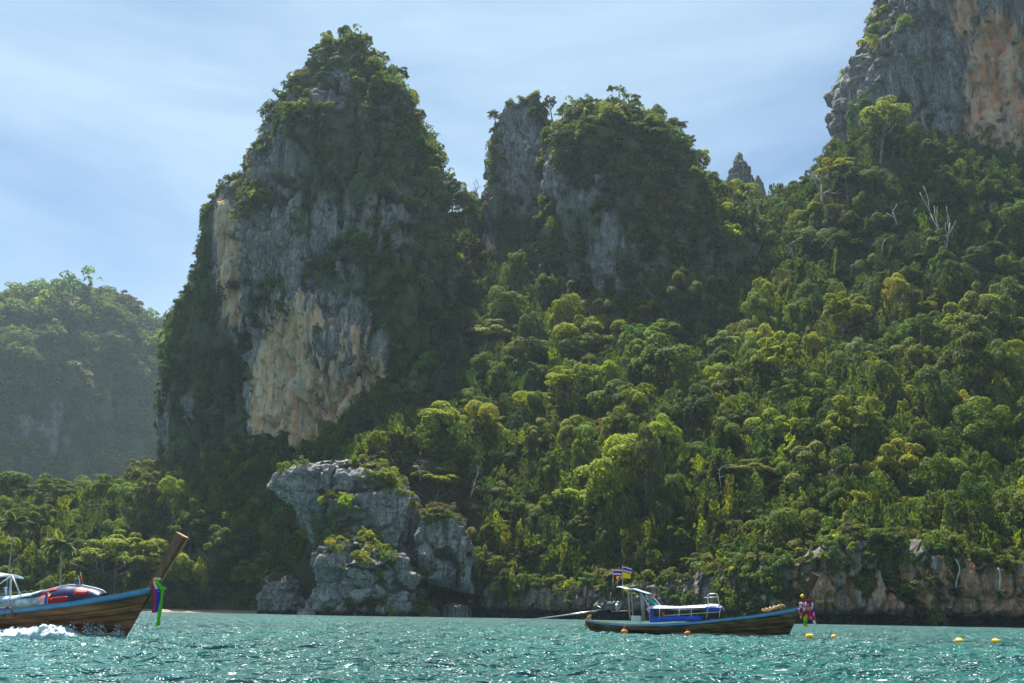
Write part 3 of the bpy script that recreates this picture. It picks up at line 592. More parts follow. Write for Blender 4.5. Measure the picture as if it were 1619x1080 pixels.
def tree(X, Y, Z, R_, kd, colour, label=None, zone=None, tilt=0.0, sz=1.0):
    cm, tm, zc, Rr = TREE[kd, int(rng.integers(0, len(PROTO[kd])))]; s = R_ / Rr
    o = link('rainforest_tree', None, loc=(X, Y, Z), cat='tree')
    o.rotation_euler = (rng.normal(0, .13) + tilt, rng.normal(0, .13), rng.uniform(0, 6.28)); o.scale = (s * rng.uniform(.78, 1.25), s * rng.uniform(.78, 1.25), s * sz * rng.uniform(.8, 1.4))
    c = link('crown', cm, parent=o); link('trunk', tm, parent=o)
    t = np.array(COLR[colour]) * math.exp(rng.normal(0, .14)) * np.exp(rng.normal(0, .05, 3)); c['tint'] = [float(x) for x in t]
    px, py = proj([[X, Y, Z + zc * s]]); TREES.append(dict(o=o, px=px[0], py=py[0], R=R_, kd=kd, colour=colour, label=label, zone=zone, Y=Y))
    return o
def hit(px, py, y0=None):
    """where the sight line of a photo pixel meets the hillside"""
    Y = np.linspace(y0 or 200, 620, 1700); q = P(np.full(len(Y), px), np.full(len(Y), py), Y); g = ground(q[:, 0], q[:, 1])
    i = np.argmax((g > q[:, 2]) & (g > .3)); return (q[i, 0], q[i, 1], g[i]) if i else None
# notable trees, one by one: pixel of the crown centre, crown radius in pixels, form, colour, label
SPECIAL = [
 (700, 682, 52, 'drape', 'bright', 'vine-draped tree with glowing yellow-green rim above the hanging rock slab'),
 (655, 655, 40, 'airy', 'silver', 'silvery loose-crowned tree behind the vine-draped tree with the glowing rim'),
 (765, 690, 40, 'dome', 'bright', 'bright low tree just beyond the vine-draped tree with the glowing rim'),
 (1085, 512, 62, 'airy', 'olive', 'large olive airy tree at the edge of the shadow under the bushy dome'),
 (1030, 505, 30, 'umbrella', 'yellow', 'small flat-topped yellowish tree leaning out beside the large olive airy tree'),
 (950, 545, 45, 'dome', 'bright', 'bright rounded tree at the shadow edge below the bushy dome'),
 (915, 610, 34, 'airy', 'silver', 'pale silvery-leaved tree with white flecks on the sunlit ridge'),
 (935, 560, 10, 'dome', 'rust', 'tiny rust-orange tree glowing on the sunlit ridge crest'),
 (1560, 555, 75, 'airy', 'olive', 'very wide greyish olive tree with fine leaves beside the clipped-looking round tree'),
 (1435, 562, 42, 'dome', 'mid', 'smooth round tree that looks clipped beside the wide olive tree'),
 (1350, 690, 26, 'umbrella', 'yellow', 'golden yellow flat-crowned tree on the lower forest slope'),
 (1010, 680, 36, 'drape', 'bright', 'short leaning vine-hung tree with a bright crest in the middle of the slope'),
 (1085, 610, 70, 'drape', 'mid', 'tall vine-covered tree mound like a tent in the middle of the slope'),
 (1150, 650, 48, 'airy', 'olive', 'dull olive tree with fine leaves beside the vine-covered tent'),
 (990, 770, 62, 'dome', 'bright', 'broad bright yellow-green tree low on the slope above the moored boat'),
 (905, 810, 46, 'umbrella', 'bright', 'bright flat-layered tree low on the slope beside the broad yellow-green one'),
 (1075, 800, 46, 'dome', 'mid', 'mid green tree low on the slope above the flags of the moored boat'),
 (860, 640, 40, 'dome', 'bright', 'bright-rimmed tree on the steep ridge edge next to the dark gully'),
 (1330, 580, 44, 'drape', 'dark', 'dark block-shaped vine-hung tree with a yellow crest'),
 (1230, 590, 40, 'dome', 'mid', 'round tree with a golden crest beside the dark block-shaped one'),
 (1300, 660, 40, 'airy', 'mid', 'tree with pale bare limbs showing under its crown on the middle slope'),
 (1400, 770, 60, 'airy', 'yellow', 'tall golden-olive tree above the rust-stained sea cliff'),
 (1310, 770, 60, 'airy', 'olive', 'broad pale olive tree high above the prow of the moored boat'),
 (1500, 800, 55, 'dome', 'mid', 'dense mid green tree overhanging the rust-stained sea cliff'),
 (1400, 855, 46, 'airy', 'olive', 'olive tree hanging its leaves over the lip of the sea cliff'),
 (1270, 850, 42, 'dome', 'mid', 'bushy tree over the deep dark cleft in the sea cliff'),
 (1560, 850, 42, 'dome', 'dark', 'dark tree over the pale hanging stems on the sea cliff'),
 (1320, 270, 34, 'airy', 'yellow', 'yellow-leaved loose tree on the skyline under the bare cliff corner'),
 (1265, 300, 24, 'umbrella', 'olive', 'small open umbrella tree standing against the sky on the saddle'),
 (1440, 215, 36, 'dome', 'mid', 'greenest tree in the shade right under the great bare cliff'),
 (1480, 390, 40, 'airy', 'olive', 'thin olive tree behind the pale forked dead trunk'),
 (1285, 385, 30, 'airy', 'silver', 'silvery-leaved tree in the gap between dome and great cliff'),
 (1075, 345, 34, 'umbrella', 'bright', 'bright flat-topped tree above the grey dead tree on the dome side'),
 (775, 545, 34, 'umbrella', 'olive', 'olive umbrella tree with a white forked limb in the dark gully'),
 (710, 425, 30, 'airy', 'silver', 'pale-flecked tree high in the dark gully between the two peaks'),
 (185, 765, 44, 'dome', 'dark', 'dense dark dome-shaped tree standing behind the low shore woods'),
 (165, 715, 30, 'airy', 'olive', 'hazy pale olive tree rising behind the dense dark dome-shaped tree'),
 (65, 745, 38, 'drape', 'mid', 'vine-hung tree towering above the tall coconut palm'),
 (115, 740, 28, 'drape', 'blue', 'bluish vine-hung tree with pale hanging stems in the haze gap'),
 (215, 815, 48, 'airy', 'olive', 'wide grey-olive tree behind the prow of the moving boat'),
 (120, 800, 44, 'dome', 'mid', 'leafy mid green tree between palm and dense dark dome-shaped tree'),
 (455, 720, 38, 'dome', 'dark', 'dark bushy tree against the foot of the orange cliff face'),
 (570, 688, 34, 'dome', 'dark', 'dark spreading tree at the base of the orange cliff above the snout-shaped rock'),
 (350, 885, 40, 'airy', 'olive', 'olive spreading tree behind the empty end of the beach'),
 (300, 860, 42, 'airy', 'mid', 'mid green tree rising just past the prow tip of the moving boat'),
 (395, 850, 40, 'dome', 'mid', 'green round tree against the dark creeper curtain near the snout-shaped rock'),
 (415, 905, 40, 'airy', 'bright', 'yellowish-green drooping tree leaning over the end of the beach'),
 (450, 860, 40, 'dome', 'olive', 'olive-green bush-like tree crowding the grey boulder face'),
 (600, 715, 26, 'dome', 'bright', 'bright small tree sprouting from the top of the snout-shaped rock'),
 (690, 770, 36, 'umbrella', 'bright', 'bright layered tree draped over the rock top beside the sea cave'),
 (235, 690, 22, 'airy', 'yellow', 'yellow tree at the foot of the pale strip of rock on the shoulder'),
]
for px, py, rp_, kd, cl, lb in SPECIAL:
    h = hit(px, py + rp_ * .25)
    if h is None: continue
    d = h[1]; Rm = rp_ * d / F; cm, tm, zc, Rr = TREE[kd, 0]
    c = P(px, py, d); base = c[2] - zc * Rm / Rr
    tree(c[0], d - 1.0, base, Rm, kd, cl, lb)
CREST = {'atop the tallest tower': (446, [(497, 78, 13), (520, 62, 14), (548, 58, 15), (580, 70, 15), (606, 92, 15), (628, 118, 14), (648, 150, 16), (664, 178, 15), (676, 215, 14), (690, 245, 15), (472, 140, 12), (446, 178, 12), (428, 205, 12)]),
 'in the bright notch between peaks': (455, [(704, 280, 20), (716, 306, 20), (735, 318, 18), (722, 345, 20), (745, 340, 16)]),
 'along the limestone shoulder': (472, [(404, 256, 12), (384, 284, 13), (360, 312, 13), (344, 340, 13), (328, 392, 13), (318, 436, 12), (296, 478, 13), (274, 545, 12)]),
 'atop the bushy dome': (455, [(905, 178, 15), (935, 165, 15), (970, 160, 16), (1005, 163, 15), (1040, 178, 15), (1070, 192, 14), (1092, 222, 15), (1112, 252, 15), (1124, 284, 18), (1138, 300, 20), (1152, 316, 18)]),
 'on the jagged fin top': (476, [(784, 178, 11), (812, 168, 10), (872, 164, 13), (890, 172, 12)]),
 'on the great bare cliff corner': (465, [(1400, 18, 14), (1388, 52, 15), (1396, 80, 16)])}
for zn, (Yc_, spots) in CREST.items():
    for px, py, rp_ in spots:
        kd = ['dome', 'airy', 'umbrella'][int(rng.choice(3, p=(.45, .4, .15)))]; cl = ['mid', 'dark', 'olive', 'yellow', 'bright'][int(rng.choice(5, p=(.34, .2, .22, .1, .14)))]
        d_ = Yc_ - 2; Rm = rp_ * d_ / F * 1.15; c = P(px, py + 4, d_); zc = TREE[kd, 0][2]; tree(c[0], d_, c[2] - zc * Rm / 6.0, Rm, kd, cl, zone=zn, sz=.9)
# the rest of the canopy: spaced at random over the hillside
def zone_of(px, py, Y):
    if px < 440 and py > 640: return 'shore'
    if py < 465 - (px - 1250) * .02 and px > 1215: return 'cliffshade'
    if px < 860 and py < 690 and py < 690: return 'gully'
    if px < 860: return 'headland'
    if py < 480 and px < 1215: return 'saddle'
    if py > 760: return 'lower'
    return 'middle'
ZPH = {'shore': 'in the beach woods', 'cliffshade': 'below the great bare cliff', 'gully': 'in the dark gully', 'headland': 'near the headland rocks',
       'saddle': 'beneath the bushy dome', 'lower': 'above the sea cliff', 'middle': 'on the sunlit middle slope'}
ZC = {'shore': (('mid', 'dark', 'olive', 'bright', 'blue'), (5, 3, 2, 1.6, 1)), 'cliffshade': (('dark', 'mid', 'blue', 'olive', 'brown'), (5, 4, 2, 1.2, .4)), 'gully': (('dark', 'blue', 'mid', 'silver'), (5, 3, 2, .5)),  # cliffshade and gully lean to darker leaves: their shade is partly in the tint
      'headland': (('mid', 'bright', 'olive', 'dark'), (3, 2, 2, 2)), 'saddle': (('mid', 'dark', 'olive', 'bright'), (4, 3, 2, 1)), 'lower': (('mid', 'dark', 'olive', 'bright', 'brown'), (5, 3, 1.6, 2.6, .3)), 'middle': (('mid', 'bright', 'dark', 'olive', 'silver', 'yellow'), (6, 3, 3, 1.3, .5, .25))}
ZK = {'shore': (('dome', 'airy', 'drape', 'umbrella'), (4, 4, 1, 1)), 'middle': (('dome', 'drape', 'airy', 'umbrella'), (3.4, 4.4, 1.8, .5)), 'gully': (('dome', 'drape', 'umbrella'), (2, 3, 1))}
acc_p = [(t['o'].location.x, t['o'].location.y, t['R']) for t in TREES]
cand = []
for it in range(16000):
    px = rng.uniform(-140, 1800); Y = shoreline(px) + 11 + 250 * rng.uniform(0, 1) ** 1.15
    cand.append((TAN(px) * Y, Y))
cand = np.array(cand); cz = ground(cand[:, 0], cand[:, 1])
kx, ky = proj(np.c_[cand, cz + 5])
ok = ~inside_body(cand[:, 0], cand[:, 1], cz + 3, 1.5) & (kx > -90) & (kx < 1710) & (cz > .8) & (ky > 180) & (ky < 935)
rest = []
for (X, Y), z, a, b_y in zip(cand[ok], cz[ok], kx[ok], ky[ok]):
    zn = zone_of(a, b_y, Y); base = {'shore': 5.8, 'cliffshade': 5.3, 'gully': 5.4, 'headland': 4.2, 'saddle': 4.9, 'lower': 5.4, 'middle': 5.8}[zn]
    Rm = base * math.exp(rng.normal(0, .32))
    if 440 < a < 780 and b_y > 700: Rm *= .6
    pa = np.array(acc_p); dd = np.hypot(pa[:, 0] - X, pa[:, 1] - Y)
    if (dd < (pa[:, 2] + Rm) * .60).any(): continue
    acc_p.append((X, Y, Rm)); rest.append((X, Y, z, Rm, zn, a, b_y))
def clear_of_rocks(a, b_y, Y):                         # do not stand in front of the bare rocks
    return not ((445 < a < 765 and 720 < b_y and Y < 318) or (660 < a < 755 and b_y > 800 and Y < 325) or (1540 < a < 1640 and 640 < b_y < 725 and Y < 282))
rest = [r for r in rest if clear_of_rocks(r[5], r[6], r[1])]
vis = sorted([r for r in rest if -30 < r[5] < 1650], key=lambda r: -r[3] / r[1])
room = 285 - len(TREES); single, mass = vis[:room], vis[room:] + [r for r in rest if not (-30 < r[5] < 1650)]
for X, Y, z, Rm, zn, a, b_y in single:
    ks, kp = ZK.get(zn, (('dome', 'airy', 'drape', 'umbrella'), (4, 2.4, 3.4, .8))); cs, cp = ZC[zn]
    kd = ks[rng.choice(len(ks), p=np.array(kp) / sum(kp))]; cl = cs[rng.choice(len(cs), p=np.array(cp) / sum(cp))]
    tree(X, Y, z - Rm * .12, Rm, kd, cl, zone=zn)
if mass:
    m_ = np.array([r[:4] for r in mass]); n_ = len(m_)
    greenery('background_forest', PROTO['dome'][:3] + PROTO['drape'][:3] + PROTO['airy'][:2], np.c_[m_[:, :2], m_[:, 2] + m_[:, 3] * .8], m_[:, 3][:, None] * rng.uniform(.8, 1.3, (n_, 3)), np.c_[rng.normal(0, .12, (n_, 2)), rng.uniform(0, 6.28, n_)], tints(n_, ('dark', 'mid', 'olive', 'bright'), (4, 5, 1.4, 1.6)), 'unbroken tree canopy filling the slope between the larger trees')
for z_ in CREST: ZPH[z_] = z_
FORM = {'dome': 'round-crowned', 'drape': 'vine-draped', 'umbrella': 'flat-layered', 'airy': 'loose-crowned'}
ORD = ['first', 'second', 'third', 'fourth', 'fifth', 'sixth', 'seventh', 'eighth', 'ninth', 'tenth', 'eleventh', 'twelfth', 'thirteenth', 'fourteenth', 'fifteenth', 'sixteenth']
grp = {}
for t in TREES:
    t['o']['group'] = 'trees of the jungle slopes'
    if t['label']: t['o']['label'] = t['label']; continue
    s = 'small' if t['R'] < 5 else 'big' if t['R'] > 7.6 else 'medium'
    grp.setdefault((s, CW[t['colour']], FORM[t['kd']], ZPH[t['zone']]), []).append(t)
for (s, c, f, z), ts in grp.items():
    ts.sort(key=lambda t: t['px'])
    for i, t in enumerate(ts):
        t['o']['label'] = f'{s} {c} {f} tree {z}' if len(ts) == 1 else f'{ORD[i]} from left, {s} {c} {f} tree {z}'
# ------------------------------------------------------------------ undergrowth on the ground between trees
n = 9000; px = rng.uniform(-140, 1800, n); Y = shoreline(px) + 7.5 + 250 * rng.uniform(0, 1, n) ** 1.2
X = TAN(px) * Y; z = ground(X, Y); kx, ky = proj(np.c_[X, Y, z])
ok = ~inside_body(X, Y, z + 2, .5) & (z > .9)
X, Y, z, kx, ky = X[ok], Y[ok], z[ok], kx[ok], ky[ok]; n = len(X)
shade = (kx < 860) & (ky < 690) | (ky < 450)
tn = np.where(shade[:, None], tints(n, ('dark', 'blue', 'mid', 'brown'), (4, 2, 2, 1)), tints(n, ('mid', 'dark', 'bright', 'olive', 'yellow', 'brown'), (4, 3, 1.6, 2, .5, .8)))  # shaded ground gets darker leaf tints, shade put into the colour
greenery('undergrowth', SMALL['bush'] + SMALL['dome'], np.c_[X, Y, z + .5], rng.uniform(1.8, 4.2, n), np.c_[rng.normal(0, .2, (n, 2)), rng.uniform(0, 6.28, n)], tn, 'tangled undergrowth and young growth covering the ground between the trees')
n = 5200; px = rng.uniform(-120, 1780, n); Y = shoreline(px) + 9 + 230 * rng.uniform(0, 1, n) ** 1.15
X = TAN(px) * Y; z = ground(X, Y); kx, ky = proj(np.c_[X, Y, z + 4]); hgt = rng.uniform(1.5, 6.5, n)
ok = ~inside_body(X, Y, z + 4, 1.0) & (z > 1.5) & ~((kx > 440) & (kx < 770) & (ky > 715) & (Y < 318)); X, Y, z, kx, ky, hgt = X[ok], Y[ok], z[ok], kx[ok], ky[ok], hgt[ok]; n = len(X)
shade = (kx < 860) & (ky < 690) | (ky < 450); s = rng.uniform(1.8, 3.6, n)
tn = np.where(shade[:, None], tints(n, ('dark', 'blue', 'mid'), (4, 1, 3)), tints(n, ('mid', 'dark', 'bright', 'olive'), (5, 3, 2.4, 1)))  # vines in the shaded parts are tinted darker, shade within the colour
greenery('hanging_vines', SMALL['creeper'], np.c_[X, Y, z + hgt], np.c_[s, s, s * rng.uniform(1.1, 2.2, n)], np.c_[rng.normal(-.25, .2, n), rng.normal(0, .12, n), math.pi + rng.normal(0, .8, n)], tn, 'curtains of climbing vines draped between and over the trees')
# ------------------------------------------------------------------ growth on the cliffs
def cliff_growth(name, b, n, veg, label, size, tn, creep=.3, front=True, protos=None, amp=1.7):
    def dens(p, px, py, nr):
        v = veg(p, px, py) + .75 * np.clip(nr[:, 2], -.3, 1) + amp * fbm(p / np.array([9, 9, 16]), 3, 61)
        return np.clip((v - .30) * 2.4, 0, 1)
    p, nr = surface_points(b, n, dens, front); m = len(p); wall = (np.abs(nr[:, 2]) < .5) & (rng.uniform(0, 1, m) < creep)
    az = np.arctan2(nr[:, 1], nr[:, 0]); s = rng.uniform(size[0], size[1], m) * np.exp(rng.normal(-.06, .38, m))
    pb, pc = p[~wall], p[wall]
    t = tints(m, *tn)
    greenery(name, protos or (SMALL['bush'] + SMALL['dome'][:2]), pb + nr[~wall] * s[~wall][:, None] * .30 + np.array([0, 0, .3]), s[~wall], np.c_[rng.normal(0, .25, (len(pb), 2)), rng.uniform(0, 6.28, len(pb))], t[~wall], label)
    if len(pc):
        greenery(name.replace('bushes', 'creepers'), SMALL['creeper'], pc + nr[wall] * .35, np.c_[s[wall], s[wall], s[wall] * 1.3] * 1.1, np.c_[np.zeros((len(pc), 2)), az[wall] - math.pi / 2], t[wall], label.replace('bushes', 'hanging creepers'))
BN = {}
for b in BODY: BN.setdefault(b['name'], []).append(b)
dk = (('dark', 'mid', 'blue', 'olive', 'brown', 'bright'), (4, 3.4, 1.4, 1.5, 1.3, .9))
cliff_growth('tower_bushes', BN['limestone_tower'][0], 8500, veg_tower, 'bushes clinging to ledges of the tallest limestone tower', (1.2, 3.4), dk, .22, front=False, amp=2.5)
cliff_growth('shoulder_bushes', BN['limestone_shoulder'][0], 6500, veg_sh, 'bushes clinging to the stepped limestone shoulder', (1.3, 2.9), (('dark', 'blue', 'mid'), (5, 2, 2)), .72, front=False)
cliff_growth('fin_bushes', BN['limestone_fin'][0], 3600, veg_fin, 'bushes clinging to the upright limestone fin', (1.3, 2.9), dk, .25, front=False)
cliff_growth('dome_bushes', BN['limestone_dome'][0], 8000, veg_mid, 'bushes covering the rounded limestone dome', (1.4, 3.8), dk, .25, front=False, amp=2.2)
cliff_growth('cliff_bushes', BN['limestone_cliff'][0], 3000, veg_r, 'bushes hanging on the great bare limestone cliff', (1.4, 3.4), (('mid', 'bright', 'dark', 'olive'), (3, 1.5, 2, 1)), .1)
for k, hb in enumerate(BN['far_hill']):
    cliff_growth('far_hill_forest', hb, 7500 if k == 0 else 2200, veg_far if k == 0 else (lambda p, px, py, n=None: np.ones(len(px))), 'far hazy forest covering the hill behind the beach' if k == 0 else 'far hazy forest covering the neighbouring hill', (6.5, 11.5), (('mid', 'dark', 'olive', 'bright'), (4, 3, 2, .7)), 0.0, front=False, protos=SMALL['dome'] + [PROTO['airy'][0]])
def rock_plants(b, n, f, lb, tn, size=(.7, 1.5)): cliff_growth('rock_plants', b, n, f, lb, size, tn, 0, front=False)
hr = BN['headland_rock']; br = (('bright', 'yellow', 'olive', 'mid'), (3, 2, 2, 2))
rock_plants(hr[0], 1600, lambda p, px, py, n=None: -.45 + 1.2 * ell(px, py, 615, 752, 55, 26) + 1.0 * ell(px, py, 545, 800, 28, 20) + 1.2 * ell(px, py, 520, 850, 60, 26), 'low plants growing on top of the snout-shaped rock', br, (.9, 2.3))
rock_plants(hr[1], 1500, lambda p, px, py, n=None: -.35 + 1.5 * ell(px, py, 545, 852, 48, 26) + .5 * ell(px, py, 610, 870, 40, 20) + .4 * ell(px, py, 640, 925, 16, 12), 'yellowish plants growing on the layered boulder face', br, (.8, 2.0))
rock_plants(BN['hanging_rock'][0], 800, lambda p, px, py, n=None: -.35 + 1.3 * ell(px, py, 705, 812, 50, 20) + .6 * ell(px, py, 745, 860, 10, 30), 'dry plants fringing the hanging rock slab', (('olive', 'brown', 'mid'), (2, 2, 2)))
# fringe along the lip of the sea cliff and down its face
sb_ = dict(p=SEA['p'], f=SEA['f'])
def lip(p, px, py, n=None): return -.15 + 1.0 * sm(p[:, 2], 7.5 + 3.5 * (px > 1215), 12 + 3.5 * (px > 1215)) + .55 * (px < 1010) * sm(p[:, 2], 3.5, 7) - .35 * (px > 1440) + .7 * ell(px, py, 1190, 930, 50, 60)
cliff_growth('sea_cliff_bushes', sb_, 3200, lip, 'bushes spilling over the lip of the sea cliff', (.9, 2.2), (('mid', 'dark', 'olive', 'brown', 'bright'), (3, 3, 2, 1, .8)), .35)
# low leafy fringe along the beach
n = 900; px = rng.uniform(-120, 432, n); Y = shoreline(px) + rng.uniform(7, 22, n); X = TAN(px) * Y
greenery('shore_shrubs', SMALL['bush'] + SMALL['dome'], np.c_[X, Y, ground(X, Y) + rng.uniform(.4, 5, n)], rng.uniform(1.4, 2.8, n), np.c_[np.zeros((n, 2)), rng.uniform(0, 6.28, n)], tints(n, ('dark', 'mid', 'olive', 'blue'), (4, 3, 1, 2)), 'dark low shrubs crowding the edge of the beach under the trees')
# ------------------------------------------------------------------ bare trees
def dead_tree(px, py, hpx, label, seed, lev=3, pale=True, Y=None, spread=.6, lean=(0, 0, 1), fork=False):
    h = hit(px, py) if Y is None else None
    Y = Y or h[1]; b = P(px, py, Y - 7); H = hpx * Y / F; g = np.random.default_rng(seed); acc = []
    if fork:
        for dx in (-.22, .12): branch(np.array([0., 0, 0]), np.array([dx, 0, 1]), H * (.95 if dx < 0 else .6), .016 * H, 1, g, acc, .25, .4)
    else: branch(np.array([0., 0, 0]), np.array(lean, float), H * .5, .022 * H, lev, g, acc, spread, .1)
    o = link('bare_tree', None, loc=b, cat='tree', label=label, group='bare trees among the forest')
    link('trunk', mesh('bare_trunk', *acc[0]), M_PALE if pale else M_BARK, parent=o)
    link('branches', mesh('bare_branches', *join(acc[1:])), M_PALE if pale else M_BARK, parent=o, kind='stuff')
dead_tree(1497, 394, 75, 'pale forked dead tree standing bare in the shade below the great cliff', 1, fork=True)
dead_tree(1072, 412, 85, 'big grey leafless tree with spreading limbs on the dome side', 5, 4, spread=.8, lean=(.15, 0, 1))
dead_tree(1052, 490, 40, 'smaller grey leafless tree below the big spreading one', 7, 3, spread=.9)
dead_tree(1300, 325, 80, 'white-limbed half-bare tree on the skyline below the bare cliff corner', 9, 3, lean=(.1, 0, 1))
dead_tree(1418, 356, 50, 'thin pale bare trunk in the shaded forest below the cliff', 11, 1, lean=(-.1, 0, 1))
dead_tree(775, 560, 34, 'white forked bare limb in the dark gully', 15, 2, lean=(-.8, 0, .6))
dead_tree(432, 938, 50, 'thin pale dead branch leaning over the beach end', 17, 1, Y=335, lean=(-.6, 0, 1))
dead_tree(1128, 268 + 32, 34, 'leafless spindly tree on the skyline beside the bare rock spire', 19, 3, Y=480, pale=False)
dead_tree(748, 322, 46, 'spindly leafless tree in the notch between the two peaks', 21, 3, Y=470, pale=False)
for k, (px, py, h_, lb) in enumerate(((1305, 700, 46, 'pale many-limbed bare tree showing on the middle slope'), (1255, 415, 44, 'pale trunk standing in the gap beneath the white-limbed skyline tree'), (870, 545, 60, 'tall thin bare stems in the dark gully wall'), (1140, 770, 34, 'short grey bare tree low on the slope above the moored boat'), (745, 785, 44, 'grey twiggy bare tree above the sea cave'), (1395, 400, 40, 'thin grey bare stem in the shade below the great cliff'), (665, 760, 36, 'bleached bare twigs on top of the hanging rock slab'))):
    dead_tree(px, py, h_, lb, 40 + k, 3 if k in (0, 3, 4, 6) else 1, lean=(.1 * (k % 3 - 1), 0, 1))
# ------------------------------------------------------------------ palms
fv, ff = [], []
g = np.random.default_rng(77); off = 0
rachis = np.array([(t * 4.4, 0, 1.1 * t - 2.5 * t * t) for t in np.linspace(0, 1, 12)])
a_, b2 = tube(rachis, np.linspace(.06, .015, 12), 4); FRV, FRF = [a_], list(b2); off = len(a_)
for i in range(44):
    t = .14 + .84 * i / 43; p = np.array([t * 4.4, 0, 1.1 * t - 2.5 * t * t]); ln = 1.15 * math.sin(math.pi * (t * .85 + .12)) + .15
    for sd_ in (-1, 1):
        e = p + np.array([.45 * ln, sd_ * ln * .8, -.45 * ln]); wv = np.array([.09, 0, .02])
        FRV.append(np.array([p - wv, p + wv, (p + e) / 2 + wv * 1.1 + [0, 0, .1], e, (p + e) / 2 - wv * 1.1 + [0, 0, .1]])); FRF.append(tuple(range(off, off + 5))); off += 5
FRV = np.concatenate(FRV); frond_me = mesh('frond', FRV, FRF, attrs={'leaf': rng.uniform(.2, .9, len(FRV))}); frond_me.materials.append(M_LEAF)
def palm(px, py_base, py_top, Y, label, lean):
    b = P(px, py_base, Y); H = P(px, py_top, Y)[2] - b[2]
    o = link('coconut_palm', None, loc=b, cat='palm tree', label=label, group='coconut palms by the beach')
    tr = [(lean * H * (t ** 1.6), 0, H * t) for t in np.linspace(0, 1, 9)]
    link('trunk', mesh('palm_trunk', *tube(tr, np.linspace(.24, .15, 9), 8)), M_PALE, parent=o)
    for i in range(30):
        f_ = link('frond', frond_me, parent=o); f_.location = tr[-1]; f_['tint'] = [float(x) for x in np.array((.15, .17, .075)) * rng.uniform(.7, 1.3)]
        f_.rotation_euler = (rng.normal(0, .15), -rng.uniform(-.55, 1.15), i * 2.4 + rng.normal(0, .2)); f_.scale = [rng.uniform(1.1, 1.4)] * 3
palm(94, 932, 858, 322, 'slender coconut palm with a curved pale trunk behind the moving boat', -.10)
palm(10, 930, 826, 330, 'taller coconut palm half cut off at the frame edge above the sunshade', -.02)
# ------------------------------------------------------------------ cliff plants with hanging stems
def hanging_plant(px, y0, y1, label, seed, wob):
    Y = shoreline(px) - 2.5; top = P(px, y0, Y); H = (y1 - y0) * Y / F; g = np.random.default_rng(seed)
    o = link('hanging_plant', None, loc=top, cat='plant', label=label, group='plants hanging on the sea cliff')
    st = [(wob * math.sin(t * 5.5) * .45, -.25 * math.sin(t * 3), -H * t) for t in np.linspace(0, 1, 10)]
    link('stem', mesh('stem', *tube(st, np.linspace(.16, .12, 10), 7)), M_PALE, parent=o)
    for i in range(26):
        f_ = link('leaf', frond_me, parent=o); f_.location = st[-1]; f_['tint'] = [float(x) for x in np.array((.05, .07, .03)) * g.uniform(.7, 1.6)]
        f_.rotation_euler = (g.normal(0, .3), g.uniform(-.9, 1.3), g.uniform(0, 6.28)); f_.scale = [g.uniform(.26, .36)] * 3
hanging_plant(1511, 884, 930, 'cliff plant with a long curved pale stem and open leaf rosette on the sea cliff', 3, 1.2)
hanging_plant(1578, 898, 934, 'cliff plant with a short straight pale stem and dense dark leaf ball', 5, .4)
# ------------------------------------------------------------------ longtail boats
M_HULL = mat('weathered_wood', (.045, .027, .013), .6, noise=((.21, .125, .055), 2.6, (.35, 1, 1.5)), spec=.35, bump=.5)
M_HULL2 = mat('varnished_wood', (.070, .024, .010), .4, noise=((.32, .125, .045), 2.4, (.3, 1, 1.6)), spec=.5, bump=.4)
M_POST = mat('prow_wood', (.10, .040, .017), .42, noise=((.21, .085, .032), 2.5, (3, 3, .4)), spec=.5)
M_POST2 = mat('dark_prow_wood', (.055, .024, .010), .5, noise=((.11, .05, .02), 2.5, (3, 3, .4)), spec=.4)
M_CUT_LIT = mat('cut_wood_and_lit_edge', (.50, .30, .14), .6, noise=((.38, .21, .09), 6, (1, 1, 1)))  # bare wood of the post cap, also paints the post's sunlit edge
M_BLUE = mat('blue_paint', (.07, .25, .48), .45, noise=((.10, .32, .55), 3, (1, 1, 1)))
M_DECK = mat('deck_boards', (.20, .15, .10), .75, noise=((.32, .27, .2), 3, (.4, 2, 1)))
M_WHITE = mat('white_paint', (.72, .72, .72), .5, noise=((.55, .56, .57), 3, (1, 1, 1)))
M_STRIPE = mat('pale_waterline_paint', (.34, .32, .27), .6, noise=((.2, .18, .14), 4, (1, 1, 1)))
M_CANVAS = mat('white_canvas', (.70, .72, .76), .8, noise=((.52, .56, .64), 2.2, (1, 1, 1)), bump=.6)
M_TARP = mat('blue_tarp', (.018, .05, .42), .5, noise=((.03, .10, .55), 3, (1, 1, 2)), bump=.8)
M_LBLUE = mat('light_blue_tarp', (.30, .48, .75), .6, noise=((.45, .6, .82), 3, (1, 1, 1)), bump=.6)
M_NAVY = mat('navy_tarp', (.014, .02, .07), .4, noise=((.03, .045, .13), 2.5, (1, 1, 1)), bump=.8)
M_REDC = mat('red_cloth', (.50, .015, .012), .6, noise=((.30, .008, .01), 5, (1, 1, 1)), bump=.6)
M_STEEL = mat('pale_steel', (.62, .58, .56), .4, metal=.2)
M_GREYP = mat('grey_wood_post', (.34, .31, .27), .8)
M_IRON = mat('engine_iron', (.05, .05, .052), .45, metal=.6, noise=((.18, .17, .16), 8, (1, 1, 1)))
M_CHROME = mat('worn_metal', (.45, .45, .46), .35, metal=.7)
M_RUST = mat('rusty_pipe', (.16, .08, .04), .8)
M_BLACK = mat('black_rubber', (.015, .015, .016), .6)
M_ROPE = mat('rope', (.34, .27, .18), .9)
M_TAN = mat('tan_cloth', (.45, .31, .15), .85)
M_ORANGE = mat('orange_float', (.75, .22, .02), .5, noise=((.6, .14, .01), 6, (1, 1, 1)))
M_YELLOW = mat('yellow_float', (.90, .56, .03), .5, noise=((.85, .46, .02), 6, (1, 1, 1)))
